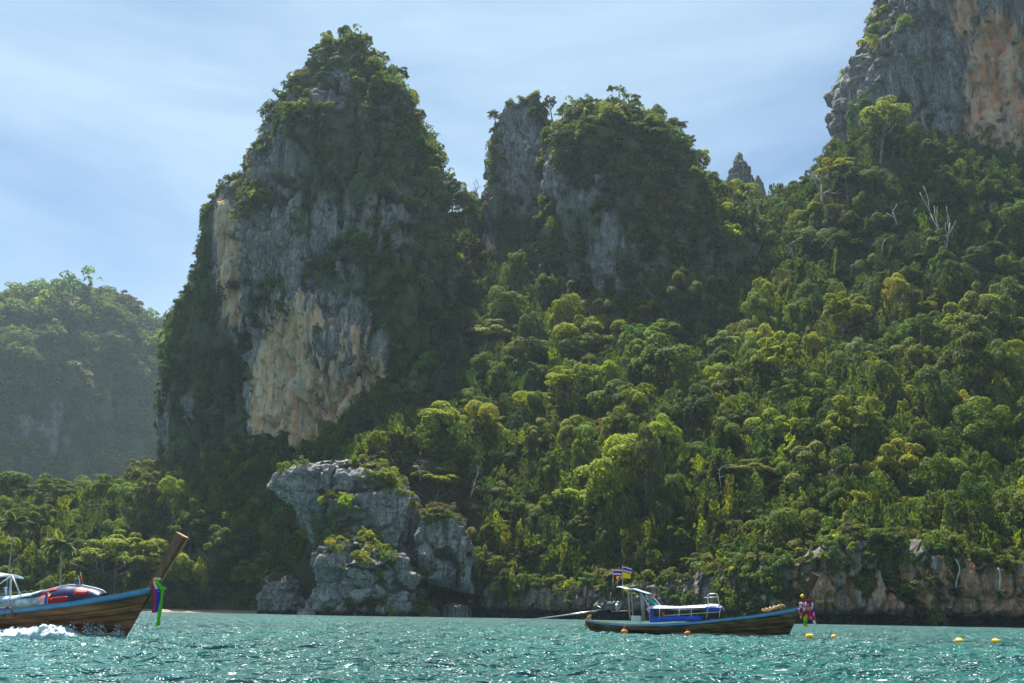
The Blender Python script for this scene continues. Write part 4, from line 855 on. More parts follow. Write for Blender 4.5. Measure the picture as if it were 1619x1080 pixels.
def clear_sheet(name):
    m = bpy.data.materials.new(name); m.use_nodes = True; q = NB(m); b = q.n['Principled BSDF']
    tc = q.n.new('ShaderNodeTexCoord').outputs['Object']
    b.inputs['Base Color'].default_value = (.72, .76, .78, 1); b.inputs['Roughness'].default_value = .25
    q.l.new(q.math('ADD', q.math('MULTIPLY', q.ramp(q.noise(tc, 3.2, (1, 1, .35), 4, .6, 1.2), .42, .62), .55), .25), b.inputs['Alpha'])
    return m
M_CLEAR = clear_sheet('clear_plastic')
C_ = {k: mat(k + '_cloth', v, .75) for k, v in dict(red=(.45, .015, .02), white=(.66, .64, .64), blue=(.03, .035, .36), yellow=(.85, .55, .01), green=(.09, .46, .02), pink=(.80, .22, .36), turquoise=(.05, .50, .48), magenta=(.55, .02, .16), orange=(.80, .25, .03), navy=(.02, .02, .12)).items()}
LB = 13.4
tt = np.linspace(0, 1, 60)
def sheer(t): return np.interp(t, [0, .06, .2, .4, .55, .8, .92, 1], [.78, .66, .53, .62, .80, 1.22, 1.5, 1.74])
def beam(t): return np.interp(t, [0, .12, .3, .5, .7, .85, .95, 1], [.42, .68, .92, .98, .82, .52, .24, .07])
def keel(t): return np.interp(t, [0, .1, .3, .6, .9, 1], [.16, -.12, -.3, -.32, -.30, -.28])
def hull_pt(t, u, side, grow=0.0):
    zs, zk, bw = sheer(t), keel(t), beam(t) + grow
    z = zs + (zk - zs) * u; k = np.interp(t, [0, .6, 1], [2.6, 2.3, 1.5]); lap = (u * 7 - np.floor(u * 7)); y = side * bw * (1 - u ** k) + side * .028 * (lap - .5) * (u > .1) * (u < .95)
    x = (t - .5) * LB - np.interp(t, [.62, .8, 1], [0, .12, 1.0]) * (zs - z) * .50 + np.interp(t, [0, .12], [.35, 0]) * (zs - z)
    return np.stack([x, y, z], -1)
def loft(us, side, grow=0.0, t=tt):
    return np.stack([hull_pt(t, np.full(len(t), u), side, grow) for u in us], 1)
def sheet(v, f, th=None): return v, f
def ribbon_along(u0, u1, side, grow, th, t=tt, n=3):
    """strip of the hull side between two heights, standing proud with a real section"""
    us = np.linspace(u0, u1, n); a = loft(us, side, grow, t); b = loft(us, side, grow + th, t)
    ring = np.concatenate([a, b[:, ::-1]], 1); k = ring.shape[1]
    f = [tuple(x) for x in grid_faces(len(t), k, True)] + [tuple(range(k)), tuple(range((len(t) - 1) * k, len(t) * k))]
    return ring.reshape(-1, 3), f
def stripe_at(z0, z1, side, t):
    r = []
    for z in (z1, z0):
        u = (sheer(t) - z) / (sheer(t) - keel(t)); r += [hull_pt(t, u, side, .006), hull_pt(t, u, side, .014)]
    ring = np.stack([r[0], r[1], r[3], r[2]], 1)
    return ring.reshape(-1, 3), [tuple(x) for x in grid_faces(len(t), 4, True)]
def box(x0, x1, y0, y1, z0, z1):
    v = [(x, y, z) for x in (x0, x1) for y in (y0, y1) for z in (z0, z1)]
    return v, [(0, 1, 3, 2), (4, 6, 7, 5), (0, 4, 5, 1), (2, 3, 7, 6), (0, 2, 6, 4), (1, 5, 7, 3)]
def slab(grid, th):
    """a cloth or board: grid (n,m,3) of points given thickness th downwards"""
    n, m, _ = grid.shape; g2 = grid - np.array([0, 0, th]); f = grid_faces(n, m); o = n * m
    e = [(i * m, (i + 1) * m) for i in range(n - 1)] + [((i + 1) * m + m - 1, i * m + m - 1) for i in range(n - 1)] + [(j + 1, j) for j in range(m - 1)] + [((n - 1) * m + j, (n - 1) * m + j + 1) for j in range(m - 1)]
    return np.concatenate([grid.reshape(-1, 3), g2.reshape(-1, 3)]), [tuple(x) for x in f] + [tuple(x[::-1] + o) for x in f] + [(a, b, b + o, a + o) for a, b in e]
def rod(a, b, r, k=8): return tube([a, (np.asarray(a) + np.asarray(b)) / 2, b], [r, r, r], k)
def part(name, vf, m, parent, smooth=False, **kw): return link(name, mesh(name, vf[0], vf[1], smooth=smooth), m, parent=parent, **kw)
def longtail(name, label, bow_px, bow_Y, stern_px, stern_Y, wood, pitch=0, post=None):
    b, s = P(*bow_px, bow_Y), P(*stern_px, stern_Y); d = b - s; ang = math.atan2(d[1], d[0])
    root = link('longtail_boat', None, cat='boat', label=label, group='longtail boats')
    ux = np.array([math.cos(ang), math.sin(ang)]); c = b[:2] - ux * (LB / 2)
    root.location = (c[0], c[1], 0); root.rotation_euler = (0, -pitch, ang)
    us = np.sort(np.r_[np.linspace(0, 1, 15), np.arange(1, 7) / 7 - .002, np.arange(1, 7) / 7 + .002]); parts = []
    o1, o2 = loft(us, -1), loft(us, 1); sec = np.concatenate([o1, o2[:, ::-1][:, 1:]], 1); k = sec.shape[1]
    inn = np.concatenate([loft(us * .9, -1, -.05), loft(us * .9, 1, -.05)[:, ::-1]], 1); inn[..., 2] += .02
    fo = [tuple(x[::-1]) for x in grid_faces(60, k)]; o = 60 * k; ki = inn.shape[1]; fi = [tuple(x + o) for x in grid_faces(60, ki)]
    rimf = []
    for i in range(59):
        rimf += [(i * k, (i + 1) * k, o + (i + 1) * ki, o + i * ki), (i * k + k - 1, o + i * ki + ki - 1, o + (i + 1) * ki + ki - 1, (i + 1) * k + k - 1)]
    V = np.concatenate([sec.reshape(-1, 3), inn.reshape(-1, 3)]); stern = tuple(range(k - 1, -1, -1))
    part('hull', (V, fo + fi + rimf + [stern]), wood, root, True)
    for sd_ in (-1, 1):
        part('gunwale', ribbon_along(.0, .10, sd_, .004, .05), M_BLUE, root, True)
        part('rub_rail', ribbon_along(.30, .345, sd_, .004, .035), wood, root, True)
        part('waterline_stripe', stripe_at(.03, .13, sd_, np.linspace(.42, .985, 40)), M_STRIPE, root, True)
        part('cap_rail', slab(np.stack([loft([0], sd_, .045)[:, 0] + [0, 0, .012], loft([0], sd_, -.10)[:, 0] + [0, 0, .012]], 1) + np.array([0, 0, .03]), .035), M_DECK, root)
    t3 = np.linspace(.04, .8, 20); fl = np.stack([np.stack([(t3 - .5) * LB, s_ * (beam(t3) * .78), 0 * t3 + .16], -1) for s_ in (-1, 1)], 1); part('floor_deck', slab(fl, .03), M_DECK, root)
    t3 = np.linspace(.80, .985, 10); fl = np.stack([np.stack([(t3 - .5) * LB, s_ * (beam(t3) - .06), sheer(t3) - .09], -1) for s_ in (-1, 0, 1)], 1); part('foredeck', slab(fl, .03), M_DECK, root)
    for t_ in (.18, .32, .46, .6, .72):
        w_ = beam(t_) * .9; x_ = (t_ - .5) * LB; part('thwart', box(x_ - .14, x_ + .14, -w_, w_, sheer(t_) - .22, sheer(t_) - .18), M_DECK, root)
    # tall prow board: wedge section, its sharp edge forward
    base, top = np.array([LB / 2 - .16, 0, 1.50]), np.array([LB / 2 + .92, 0, 3.62]); ax = (top - base) / np.linalg.norm(top - base); fw = np.array([ax[2], 0, -ax[0]]); V = []
    for q, wd, tk in ((0, .34, .10), (.35, .36, .12), (.7, .43, .15), (1, .50, .19)):
        c_ = base + (top - base) * q
        V += [c_ - fw * wd * .5 + np.array([0, -tk * .55, 0]), c_ + fw * wd * .30 + np.array([0, -tk, 0]), c_ + fw * wd * .5, c_ + fw * wd * .30 + np.array([0, tk, 0]), c_ - fw * wd * .5 + np.array([0, tk * .55, 0])]
    V = np.array(V); f = [tuple(x) for x in grid_faces(4, 5, True)] + [(4, 3, 2, 1, 0), (15, 16, 17, 18, 19)]
    pp = part('prow_post', (V, f), post or M_POST, root)
    for k_ in (2,): part('lit_post_edge', tube([V[k_ + 5 * i] + fw * .004 for i in range(4)], [.022, .024, .028, .03], 6), M_CUT_LIT, pp)  # pale strip paints the light caught along the leading edge
    cap = np.concatenate([V[15:] + ax * .002, V[15:] + ax * .035]); part('post_cap', (cap, [tuple(x) for x in grid_faces(2, 5, True)] + [(4, 3, 2, 1, 0), (5, 6, 7, 8, 9)]), M_CUT_LIT, pp)
    Mi = (Matrix.Translation(root.location) @ root.rotation_euler.to_matrix().to_4x4())
    Minv = np.array(Mi.inverted()); Mw = np.array(Mi)
    def lp(px, py, y=0.0):                              # photo pixel -> point on the boat's plane y
        d = Minv[:3, :3] @ ray(px, py); o_ = Minv[:3, :3] @ np.array([0, 0, CAMH]) + Minv[:3, 3]
        return o_ + d * ((y - o_[1]) / d[1])
    def wp(p): return Mw[:3, :3] @ np.asarray(p, float) + Mw[:3, 3]
    return root, lp, wp, ang
def cloth_grid(a, b, c, d, n, m, wav=0.0, seed=0):
    """a..b along the top, d..c along the bottom"""
    a, b, c, d = (np.asarray(x, float) for x in (a, b, c, d)); u = np.linspace(0, 1, n)[:, None, None]; v = np.linspace(0, 1, m)[None, :, None]
    g = (a * (1 - u) + b * u) * (1 - v) + (d * (1 - u) + c * u) * v
    k = vn(np.stack([u * 4 + 0 * v, v * 2 + 0 * u, 0 * u * v], -1).reshape(-1, 3) + seed, seed).reshape(n, m)
    g[..., 1] += wav * k; return g
def hung(g, th=.012):                                   # vertical cloth with thickness in y
    n, m, _ = g.shape; h = g + np.array([0, th, 0]); f = grid_faces(n, m); o = n * m
    return np.concatenate([g.reshape(-1, 3), h.reshape(-1, 3)]), [tuple(x) for x in f] + [tuple(x[::-1] + o) for x in f]
def thing(name, label, cat, loc, rz=0, group=None):
    o = link(name, None, label=label, cat=cat, group=group); o.location = loc; o.rotation_euler = (0, 0, rz); return o
# ---------------- moored boat
RB, lp, wp, ang = longtail('longtail_boat', 'moored longtail boat with blue side tarp, steel arch and raised stern engine', (1267, 960), 61.0, (935, 979), 66.2, M_HULL, post=M_POST2)
def both(f): f(-1), f(1)
# stern sunshade
r0, r1, r2 = lp(979, 928.5), lp(1010, 933.5), lp(1030, 939.5)
nx_ = 12
roof = np.stack([np.stack([np.linspace(r0[0], r1[0], nx_), np.full(nx_, y), np.linspace(r0[2], r1[2], nx_) + .05 * (1 - (y / .62) ** 2) + .03 * np.sin(np.linspace(0, 9, nx_))], -1) for y in np.linspace(-.62, .62, 7)], 1)
part('sunshade_roof', slab(roof, .035), M_CANVAS, RB, True)
roof = np.stack([np.stack([np.linspace(r1[0] - .02, r2[0], 8), np.full(8, y), np.linspace(r1[2] + .012, r2[2], 8) + .04 * (1 - (y / .6) ** 2)], -1) for y in np.linspace(-.6, .6, 7)], 1)
part('sunshade_flap', slab(roof, .02), M_LBLUE, RB, True)
for a, b, y, r, m in (((993, 931), (996, 979), -.58, .05, M_GREYP), ((998, 931), (1001, 978), .58, .04, M_GREYP), ((1012.5, 936), (1017, 982), -.52, .045, M_GREYP), ((1014, 936), (1020, 982), .52, .04, M_GREYP)):
    part('sunshade_post', rod(lp(*a, y), lp(*b, y), r), m, RB, True)
for a, b, y in (((1014, 939), (1027, 960), -.5), ((1029, 940), (1046, 959), .5)): part('sunshade_strut', rod(lp(*a, y), lp(*b, y), .03), M_WHITE, RB, True)
# long low awning
xs_ = np.linspace(1027, 1142, 30); top_y = np.interp(xs_, [1027, 1034, 1074, 1118, 1134, 1142], [961.0, 959.0, 960.6, 957.8, 957.2, 961.5])
rows_ = []
for y in np.linspace(-.72, .72, 9):
    q_ = np.array([lp(x, yy, 0) for x, yy in zip(xs_, top_y)]); q_[:, 1] = y; q_[:, 2] += .07 - .20 * (abs(y) / .72) ** 3 + .012 * np.sin(xs_ * .9 + y * 3); rows_.append(q_)
aw = np.stack(rows_, 1); part('awning', slab(aw, .02), M_CANVAS, RB, True)
for sd_ in (-.73, .73):
    e0, e1 = lp(1116, 959.5, sd_), lp(1142.5, 961.5, sd_); part('awning_valance', hung(cloth_grid(e0, e1, e1 - [.1, 0, .16], e0 - [0, 0, .20], 10, 4, .05, 4)), M_TARP, RB, True)
    e0, e1 = lp(1028, 962.5, sd_), lp(1116, 961, sd_); part('awning_edge', hung(cloth_grid(e0, e1, e1 - [0, 0, .05], e0 - [0, 0, .09], 16, 3, .03, 2)), M_NAVY, RB, True)
    for a, b in (((1027.5, 962), (1027, 983)), ((1043, 963), (1043, 982)), ((1074, 963), (1073, 981)), ((1093, 963), (1093, 980)), ((1119, 962), (1117, 978)), ((1139, 962), (1137, 976))):
        part('awning_post', rod(lp(*a, sd_), lp(*b, sd_), .022), M_STEEL, RB, True)
    part('awning_rail', rod(lp(1050, 973.5, sd_), lp(1138, 967.5, sd_), .022), M_STEEL, RB, True)
    part('side_tarp', hung(cloth_grid(lp(1028, 975.5, sd_ * 1.03), lp(1112, 973.2, sd_ * 1.03), lp(1108, 980.5, sd_ * 1.03), lp(1028, 984.5, sd_ * 1.03), 20, 5, .05, 9)), M_TARP, RB, True)
    part('corner_tarp', hung(cloth_grid(lp(1028.5, 963, sd_), lp(1034, 963, sd_), lp(1033, 976, sd_), lp(1028.5, 976, sd_), 4, 6, .05, 5)), M_TARP, RB, True)
# steel arch on the awning
for y in (-.42, .42):
    arc = [lp(*a, y) for a in ((1120, 960), (1119, 948), (1118.5, 943), (1120, 940), (1123, 939), (1130, 938.6), (1133.5, 939.5), (1135, 943), (1136, 949), (1138, 959))]
    part('steel_arch', tube(arc, np.full(10, .03), 7), M_STEEL, RB, True)
for a in ((1116.5, 945), (1133, 944)): part('arch_bar', rod(lp(*a, 0) - [0, .55, 0], lp(*a, 0) + [0, .55, 0], .03), M_STEEL, RB, True)
part('arch_bar', rod(lp(1116.5, 945, -.42), lp(1132.5, 944, -.42), .028), M_STEEL, RB, True)
# engine on its pivot, long shaft
en = link('engine', None, parent=RB)
ec = lp(966, 958.5)
def at(dx, dz): return ec + np.array([dx, 0, dz])
acc = [box(ec[0] - .42, ec[0] + .35, -.2, .2, ec[2] - .22, ec[2] + .14), tube([at(-.3, .18), at(.3, .2)], [.12, .12], 10), tube([at(-.48, 0), at(-.62, 0)], [.2, .16], 10)]
part('engine_block', join(acc), M_IRON, en)
part('flywheel', tube([at(.37, -.05), at(.47, -.05)], [.25, .25], 16), M_CHROME, en)
part('valve_cover', join([box(ec[0] - .25, ec[0] + .2, -.13, .13, ec[2] + .15, ec[2] + .27)]), M_CHROME, en)
part('exhaust_pipe', tube([at(.0, .2), at(.04, .5), at(.0, .85)], [.05, .05, .045], 8), M_RUST, en, True)
part('air_cleaner', tube([at(-.32, .18), at(-.32, .34)], [.13, .11], 12), M_BLACK, en, True)
part('handle_frame', tube([at(.35, -.2), at(.62, -.1), at(.66, .2), at(.45, .3), at(.3, .25)], np.full(5, .025), 7), M_CHROME, en, True)
part('fuel_hose', tube([at(-.1, .15), at(-.3, -.1), at(-.5, -.3)], np.full(3, .02), 6), M_BLACK, en, True)
part('tiller', rod(lp(944, 957.5), lp(958, 966), .03), M_CHROME, en, True)
part('engine_cradle', rod(lp(940, 967.5), lp(1001, 965.5), .035), M_GREYP, RB, True)
part('engine_mount', join([box(lp(946, 970)[0], lp(962, 970)[0], -.16, .16, lp(950, 976)[2], lp(950, 965)[2]), rod(lp(936, 972), lp(966, 967), .09)]), M_BLACK, RB)
sh0, sh1 = lp(952, 965), lp(796, 985.5); sh = part('tail_shaft', tube([sh0, sh0 + (sh1 - sh0) * .3, sh0 + (sh1 - sh0) * .31, sh1], [.065, .06, .045, .032], 8), M_CHROME, RB, True)
part('propeller', join([(np.array([sh1 + np.array([.0, .0, 0]), sh1 + [-.06, .14 * math.cos(a), .14 * math.sin(a)], sh1 + [.05, .15 * math.cos(a + .7), .15 * math.sin(a + .7)]]), [(0, 1, 2)]) for a in (0, 2.1, 4.2)]), M_CHROME, sh)
part('shaft_clamp', rod(lp(926, 969), lp(936, 967.5), .075), M_RUST, RB, True)
# loose things on the moored boat
def on(name, vf, m, label, cat, group=None, smooth=True):
    v = np.array([wp(p) for p in vf[0]]); return link(name, mesh(name, v, vf[1], smooth=smooth), m, label=label, cat=cat, group=group)
bx = thing('cool_box', 'white plastic cool box standing in the stern of the moored boat', 'cool box', wp([lp(1009.5, 980)[0], -.42, lp(1009.5, 983)[2]]), ang)
part('tub', box(-.30, .30, -.2, .2, 0, .30), M_WHITE, bx); part('lid', box(-.32, .32, -.22, .22, .302, .36), M_WHITE, bx)
def wavy_flag(o, wd, ht, stripes, seed, ang_=0.0, sag=0.0):
    n = 14; tot = sum(s for s, _ in stripes); z = ht; 
    for s, c in stripes:
        h = ht * s / tot; g = []
        for zz in (z, z - h):
            x = np.linspace(0, wd, n); g.append(np.stack([x, .05 * np.sin(x * 9 + seed) * x / wd + .02 * np.sin(zz * 8), zz - sag * (x / wd) ** 2 + .03 * np.sin(x * 7 + seed) * x / wd], -1))
        link('stripe', mesh('stripe', *hung(np.stack(g, 1), .006)), C_[c], parent=o); z -= h
def flag(label, base, pole_h, wd, ht, stripes, seed, rz, lean=0.0, cat='flag', pole=True, sag=.0, grp='flags flying on the boats'):
    o = thing('flag', label, cat, base, rz, grp); o.rotation_euler = (0, lean, rz)
    if pole: part('pole', rod((0, 0, 0), (0, 0, pole_h), .018), M_GREYP, o, True)
    cl = link('cloth', None, parent=o, loc=(.015, 0, pole_h - ht)); wavy_flag(cl, wd, ht, stripes, seed, sag=sag); return o
THAI = ((1, 'red'), (1, 'white'), (2, 'blue'), (1, 'white'), (1, 'red'))
flag('red, white and blue striped flag flying flat, nearest the stern of the moored boat', wp(lp(969.5, 929, .3)), 1.2, .55, .47, THAI, 0, ang)
flag('red, white and blue striped flag drooping above the plain yellow flag on the moored boat', wp(lp(984.5, 928, -.2)), 1.33, .58, .42, THAI, 2, ang, sag=.12)
flag('plain yellow flag hung below a striped flag on the same pole of the moored boat', wp(lp(984.2, 928, -.235)), .92, .52, .36, ((1, 'yellow'),), 4, ang, pole=False, sag=.08)
o = thing('pole_bundle', 'short pole topped with an orange cloth bundle between the two striped flags', 'pole', wp(lp(976.5, 929)), ang)
part('pole', rod((0, 0, 0), (0, 0, .45), .02), M_GREYP, o, True); part('bundle', tube([(0, 0, .42), (.02, 0, .5), (0, 0, .6), (.03, 0, .68)], [.05, .085, .08, .05], 8), C_['orange'], o, True)
o = thing('pole', 'bare thin pole rising from the stern corner of the sunshade roof', 'pole', wp(lp(969, 928.5, -.45)), ang); part('shaft', rod((0, 0, 0), (0, 0, .52), .018), M_GREYP, o, True)
o = thing('aerial', 'thin slanting aerial on the blue end of the sunshade', 'aerial', wp(lp(1010, 933.5, .3)), ang); part('shaft', rod((0, 0, 0), (-.16, 0, .42), .012), M_GREYP, o, True)
g_ = cloth_grid(lp(1019, 941.5, -.1), lp(1029.5, 942.5, -.1), lp(1039, 957, -.1), lp(1031, 955.5, -.1), 9, 9, .22, 3); on('shirt', hung(g_, .03), C_['turquoise'], 'turquoise shirt hung to dry under the sunshade of the moored boat', 'shirt')
on('cloth_strip', hung(cloth_grid(lp(1020, 941, -.2), lp(1024, 941, -.2), lp(1025.5, 949, -.2), lp(1022.5, 948, -.2), 4, 5, .05, 7), .02), C_['white'], 'white rag hanging beside the turquoise shirt', 'rag')
on('cloth_strip', hung(cloth_grid(lp(1024, 940.5, -.25), lp(1033, 941.5, -.25), lp(1032, 946, -.25), lp(1026, 945, -.25), 6, 5, .1, 8), .02), C_['orange'], 'orange rag tied at the top of the turquoise shirt', 'rag')
def blob(c, r, seed, k=10, nz=8):
    th = np.linspace(0, 6.283, k, endpoint=False); ph = np.linspace(-1.5, 1.5, nz); V = np.array([[math.cos(p) * math.cos(t), math.cos(p) * math.sin(t), math.sin(p)] for p in ph for t in th])
    V *= (1 + .18 * vn(V * 1.7 + seed, seed))[:, None]; return np.asarray(c) + V * np.asarray(r), [tuple(x) for x in grid_faces(nz, k, True)] + [tuple(range(k - 1, -1, -1)), tuple(range((nz - 1) * k, nz * k))]
on('cushion', blob(lp(1126, 956.2, 0), (.26, .34, .075), 3), M_ORANGE, 'orange cushion lying under the steel arch of the moored boat', 'cushion')
for x, lb in ((1044, 'hindmost red life jacket stowed under the awning of the moored boat'), (1049, 'foremost red life jacket stowed under the awning of the moored boat')):
    on('life_jacket', blob(lp(x, 971.5, -.5), (.10, .14, .13), x), M_ORANGE if x > 1046 else M_REDC, lb, 'life jacket', 'life jackets under the awning')
on('buoy_ball', blob(lp(1026, 967, -.8), (.09, .09, .11), 6), C_['pink'], 'small pink ball float hanging at the awning corner of the moored boat', 'float')
acc = []
for k in range(5):
    a = lp(1211 + 6 * k, 965 - k * .9, 0); acc.append(tube([a + np.array([.22 * math.cos(t), .22 * math.sin(t), .03 * k + .05 * math.sin(2 * t + k)]) for t in np.linspace(0, 6, 12)], np.full(12, .05), 6))
on('rope_coil', join(acc), M_TAN, 'heap of tan rope lying on the foredeck of the moored boat', 'rope')
g = np.random.default_rng(12); acc = []
for k in range(9):
    a = lp(932 + g.uniform(-4, 4), 972 + g.uniform(-2, 2), g.uniform(-.3, .3)); e = lp(929 + g.uniform(-7, 8), 994 + g.uniform(-6, 4), g.uniform(-.3, .3))
    acc.append(tube([a, (a + e) / 2 + [g.normal(0, .15), 0, g.normal(0, .1)], e], [.02, .022, .02], 5))
for k in range(5): a = lp(930, 980 + 3 * k); acc.append(tube([a + np.array([.22 * math.cos(t), .15 * math.sin(t), .06 * math.sin(3 * t)]) for t in np.linspace(0, 6.28, 14)], np.full(14, .02), 5))
on('stern_ropes', join(acc), M_ROPE, 'tangle of worn ropes hanging over the stern of the moored boat', 'ropes')
on('mooring_rope', tube([lp(990, 984, -.9), lp(988, 990, -.98), lp(984, 995, -1.1)], [.018] * 3, 5), M_ROPE, 'thin rope running down from the gunwale to the hindmost orange buoy', 'rope')
# garlands on the moored prow
P0 = lp(1277, 950, 0)
gl = thing('prow_garland', 'pink and white flower garlands with yellow tassels hung round the prow of the moored boat', 'garland', wp(P0), ang)
part('knot_cloth', blob((-.02, 0, .02), (.30, .2, .10), 3), C_['red'], gl, True); part('band_cloth', blob((.0, 0, -.10), (.33, .2, .07), 4), C_['navy'], gl, True); part('straw_flower', blob((-.27, -.02, .27), (.13, .12, .12), 5), C_['yellow'], gl, True)
g = np.random.default_rng(4)
for k, (x, ln, cols) in enumerate(((-.42, .7, ('pink', 'white', 'pink', 'orange')), (-.32, .95, ('white', 'pink', 'red', 'pink', 'yellow')), (-.20, 1.35, ('pink', 'white', 'red', 'yellow', 'green')), (-.10, 1.42, ('white', 'pink', 'blue', 'yellow', 'green', 'orange')), (.02, 1.0, ('pink', 'orange', 'red', 'magenta')), (.12, 1.0, ('red', 'pink', 'magenta', 'pink')), (.24, 1.2, ('navy', 'white', 'magenta', 'pink', 'magenta', 'white')), (.30, 1.32, ('white', 'navy', 'pink', 'magenta', 'white')))):
    st = link('garland_string', None, parent=gl); n_ = len(cols)
    for j, c in enumerate(cols):
        z0 = -.08 - ln * j / n_; z1 = -.08 - ln * (j + 1) / n_
        part('flowers', blob((x * (1 + .06 * j) + g.normal(0, .02), -.16 + g.normal(0, .04), (z0 + z1) / 2), (.065, .06, (z0 - z1) * .52), k * 7 + j, 8, 6), C_[c], st, True)
# ---------------- moving boat
MB_, lp2, wp2, ang2 = longtail('longtail_boat', 'moving longtail boat with blue gunwale, navy and red bow tarp and a white bow wave', (244, 931), 38.0, (-312, 965), 39.6, M_HULL2, pitch=R(.8))
q_ = np.array([lp2(x, 906) for x in np.linspace(-130, 20, 14)])
rf = np.stack([np.stack([q_[:, 0], np.full(14, y), q_[:, 2] + .05 - .1 * (y / .75) ** 2 - .10 * sm(np.arange(14), 10, 13)], -1) for y in np.linspace(-.75, .75, 7)], 1); part('sunshade_roof', slab(rf, .05), M_CANVAS, MB_, True)
for y in (-.66, .66):
    for a, b in (((17.5, 910), (16, 944)), ((-60, 909), (-60, 948)), ((-120, 909), (-120, 952))): part('sunshade_post', rod(lp2(*a, y), lp2(*b, y), .035), M_STEEL, MB_, True)
    part('sunshade_strut', rod(lp2(19, 910, y), lp2(33, 942, y), .026), M_STEEL, MB_, True); part('sunshade_strut', rod(lp2(17, 911, y), lp2(-25, 940, y), .022), M_STEEL, MB_, True)
part('roof_post', tube([lp2(9.5, 945, -.2), lp2(8.6, 930, -.2), lp2(8.6, 929.5, -.2), lp2(8.6, 928.6, -.2)], [.05, .045, .09, .09], 8), M_WHITE, MB_, True)
xs_ = np.linspace(-240, 78, 34); ty = np.interp(xs_, [-240, -40, 0, 33, 60, 78], [958, 948, 944.5, 942.5, 938, 933.8]); rows_ = []
for y in np.linspace(-.76, .76, 9):
    qq = np.array([lp2(x, yy, 0) for x, yy in zip(xs_, ty)]); qq[:, 1] = y; qq[:, 2] += .03 - .15 * (abs(y) / .76) ** 3 + .012 * np.sin(xs_ * .21 + 4 * y); rows_.append(qq)
part('awning', slab(np.stack(rows_, 1), .03), M_LBLUE, MB_, True)
for y in (-.77, .77):
    part('awning_rail', rod(lp2(50, 940, y), lp2(85, 930, y), .022), M_WHITE, MB_, True); part('awning_rail', rod(lp2(0, 953, y), lp2(74, 939, y), .016), M_BLACK, MB_, True)
    part('clear_curtain', hung(cloth_grid(lp2(-230, 962, y), lp2(71, 943, y), lp2(71, 961, y), lp2(-230, 977, y), 30, 7, .10, 3), .006), M_CLEAR, MB_, True)
    part('side_tarp', hung(cloth_grid(lp2(-230, 978, y * .96), lp2(73, 957, y * .96), lp2(73, 965, y * .96), lp2(-230, 986, y * .96), 30, 6, .10, 6)), M_TARP, MB_, True)
    part('corner_tarp', hung(cloth_grid(lp2(71, 939, y), lp2(75.5, 938, y), lp2(73.5, 963, y), lp2(69.5, 964, y), 4, 8, .04, 5)), M_TARP, MB_, True)
    for x in (-200, -120, -40, 29, 76): part('awning_post', rod(lp2(x, np.interp(x, xs_, ty) + 2, y * .98), lp2(x - 2, np.interp(x, [-240, 78], [985, 965]), y * .98), .022), M_TAN if x > 50 else M_STEEL, MB_, True)
part('deck_panel', hung(cloth_grid(lp2(75, 957, -.62), lp2(112, 952, -.55), lp2(110, 957, -.55), lp2(75, 965, -.62), 6, 4, .01, 2), .03), M_WHITE, MB_)
# bow tarp: arched cover with a white rim
xa = np.array([73, 85, 97, 112, 131, 150, 162, 167.]); ya = np.array([937, 931.5, 928.3, 926.3, 927.2, 931.2, 935, 938.5]); xq = np.linspace(73, 167, 26); yq = np.interp(xq, xa, ya); rows_ = []
for y in np.sin(np.linspace(-math.pi / 2, math.pi / 2, 13)):
    row = []
    for x, yy in zip(xq, yq):
        p_ = lp2(x, yy, 0); g0 = lp2(x, np.interp(x, [73, 167], [958, 943.5]), 0)[2]; wd = np.interp(x, [73, 167], [.74, .42])
        row.append([p_[0], y * wd * (1 - .0 * abs(y)), g0 + (p_[2] - g0) * math.sqrt(max(0, 1 - abs(y) ** 2.6)) if abs(y) < 1 else g0])
    rows_.append(np.array(row))
gt = np.stack(rows_, 1); gt += np.array([0, 0, 1]) * (.03 * fbm(gt.reshape(-1, 3) * 2.5, 3, 3).reshape(gt.shape[:2]))[..., None]
bt = part('bow_tarp', slab(gt, .015), M_NAVY, MB_, True)
def patch(i0, i1, j0, j1, label=None):
    g2 = gt[i0:i1, j0:j1] + np.array([0, -.018, .012]); part('red_patch', slab(g2, .008), M_REDC, bt, True)
patch(1, 8, 3, 6); patch(1, 7, 0, 3); patch(6, 14, 0, 2); patch(15, 21, 1, 4)
part('tarp_rim', tube([lp2(x, y, -.02) + [0, 0, .03] for x, y in zip(xa, ya)], np.full(8, .03), 7), M_WHITE, MB_, True)
for k, (xa_, xb_) in enumerate(((8, 3.5), (14, 23))):
    part('fender_loop', tube([lp2(xb_ + 3 if k == 0 else 12, 976 if k == 0 else 959.5, -.86), lp2(7.5 if k == 0 else 17, 966 if k == 0 else 962, -.92), lp2(9.5 if k == 0 else 23, 959.5 if k == 0 else 975, -.9)], np.full(3, .035), 7), M_RUST, MB_, True)
flag_o = thing('flag', 'small striped flag drooping on the bow tarp of the moving boat', 'flag', wp2(lp2(131, 928)), ang2, 'flags flying on the boats'); flag_o.rotation_euler = (0, R(-17), ang2)
part('pole', rod((0, 0, 0), (0, 0, .56), .012), M_GREYP, flag_o, True)
cl = link('cloth', None, parent=flag_o, loc=(-.02, 0, 0))
for k, c in enumerate(('red', 'white', 'blue', 'white', 'magenta')):
    xa_ = -.045 * k; part('stripe', hung(cloth_grid((xa_, 0, .52 - .07 * k), (xa_ - .055, 0, .45 - .07 * k), (xa_ - .05, 0, -.02 - .012 * k), (xa_ + .01, 0, 0), 3, 8, .06, k), .008), C_[c], cl, True)
PB = lp2(259, 923, 0)
rb = thing('prow_ribbons', 'green, blue, white and red sashes tied round the prow of the moving boat', 'ribbons', wp2(PB), ang2)
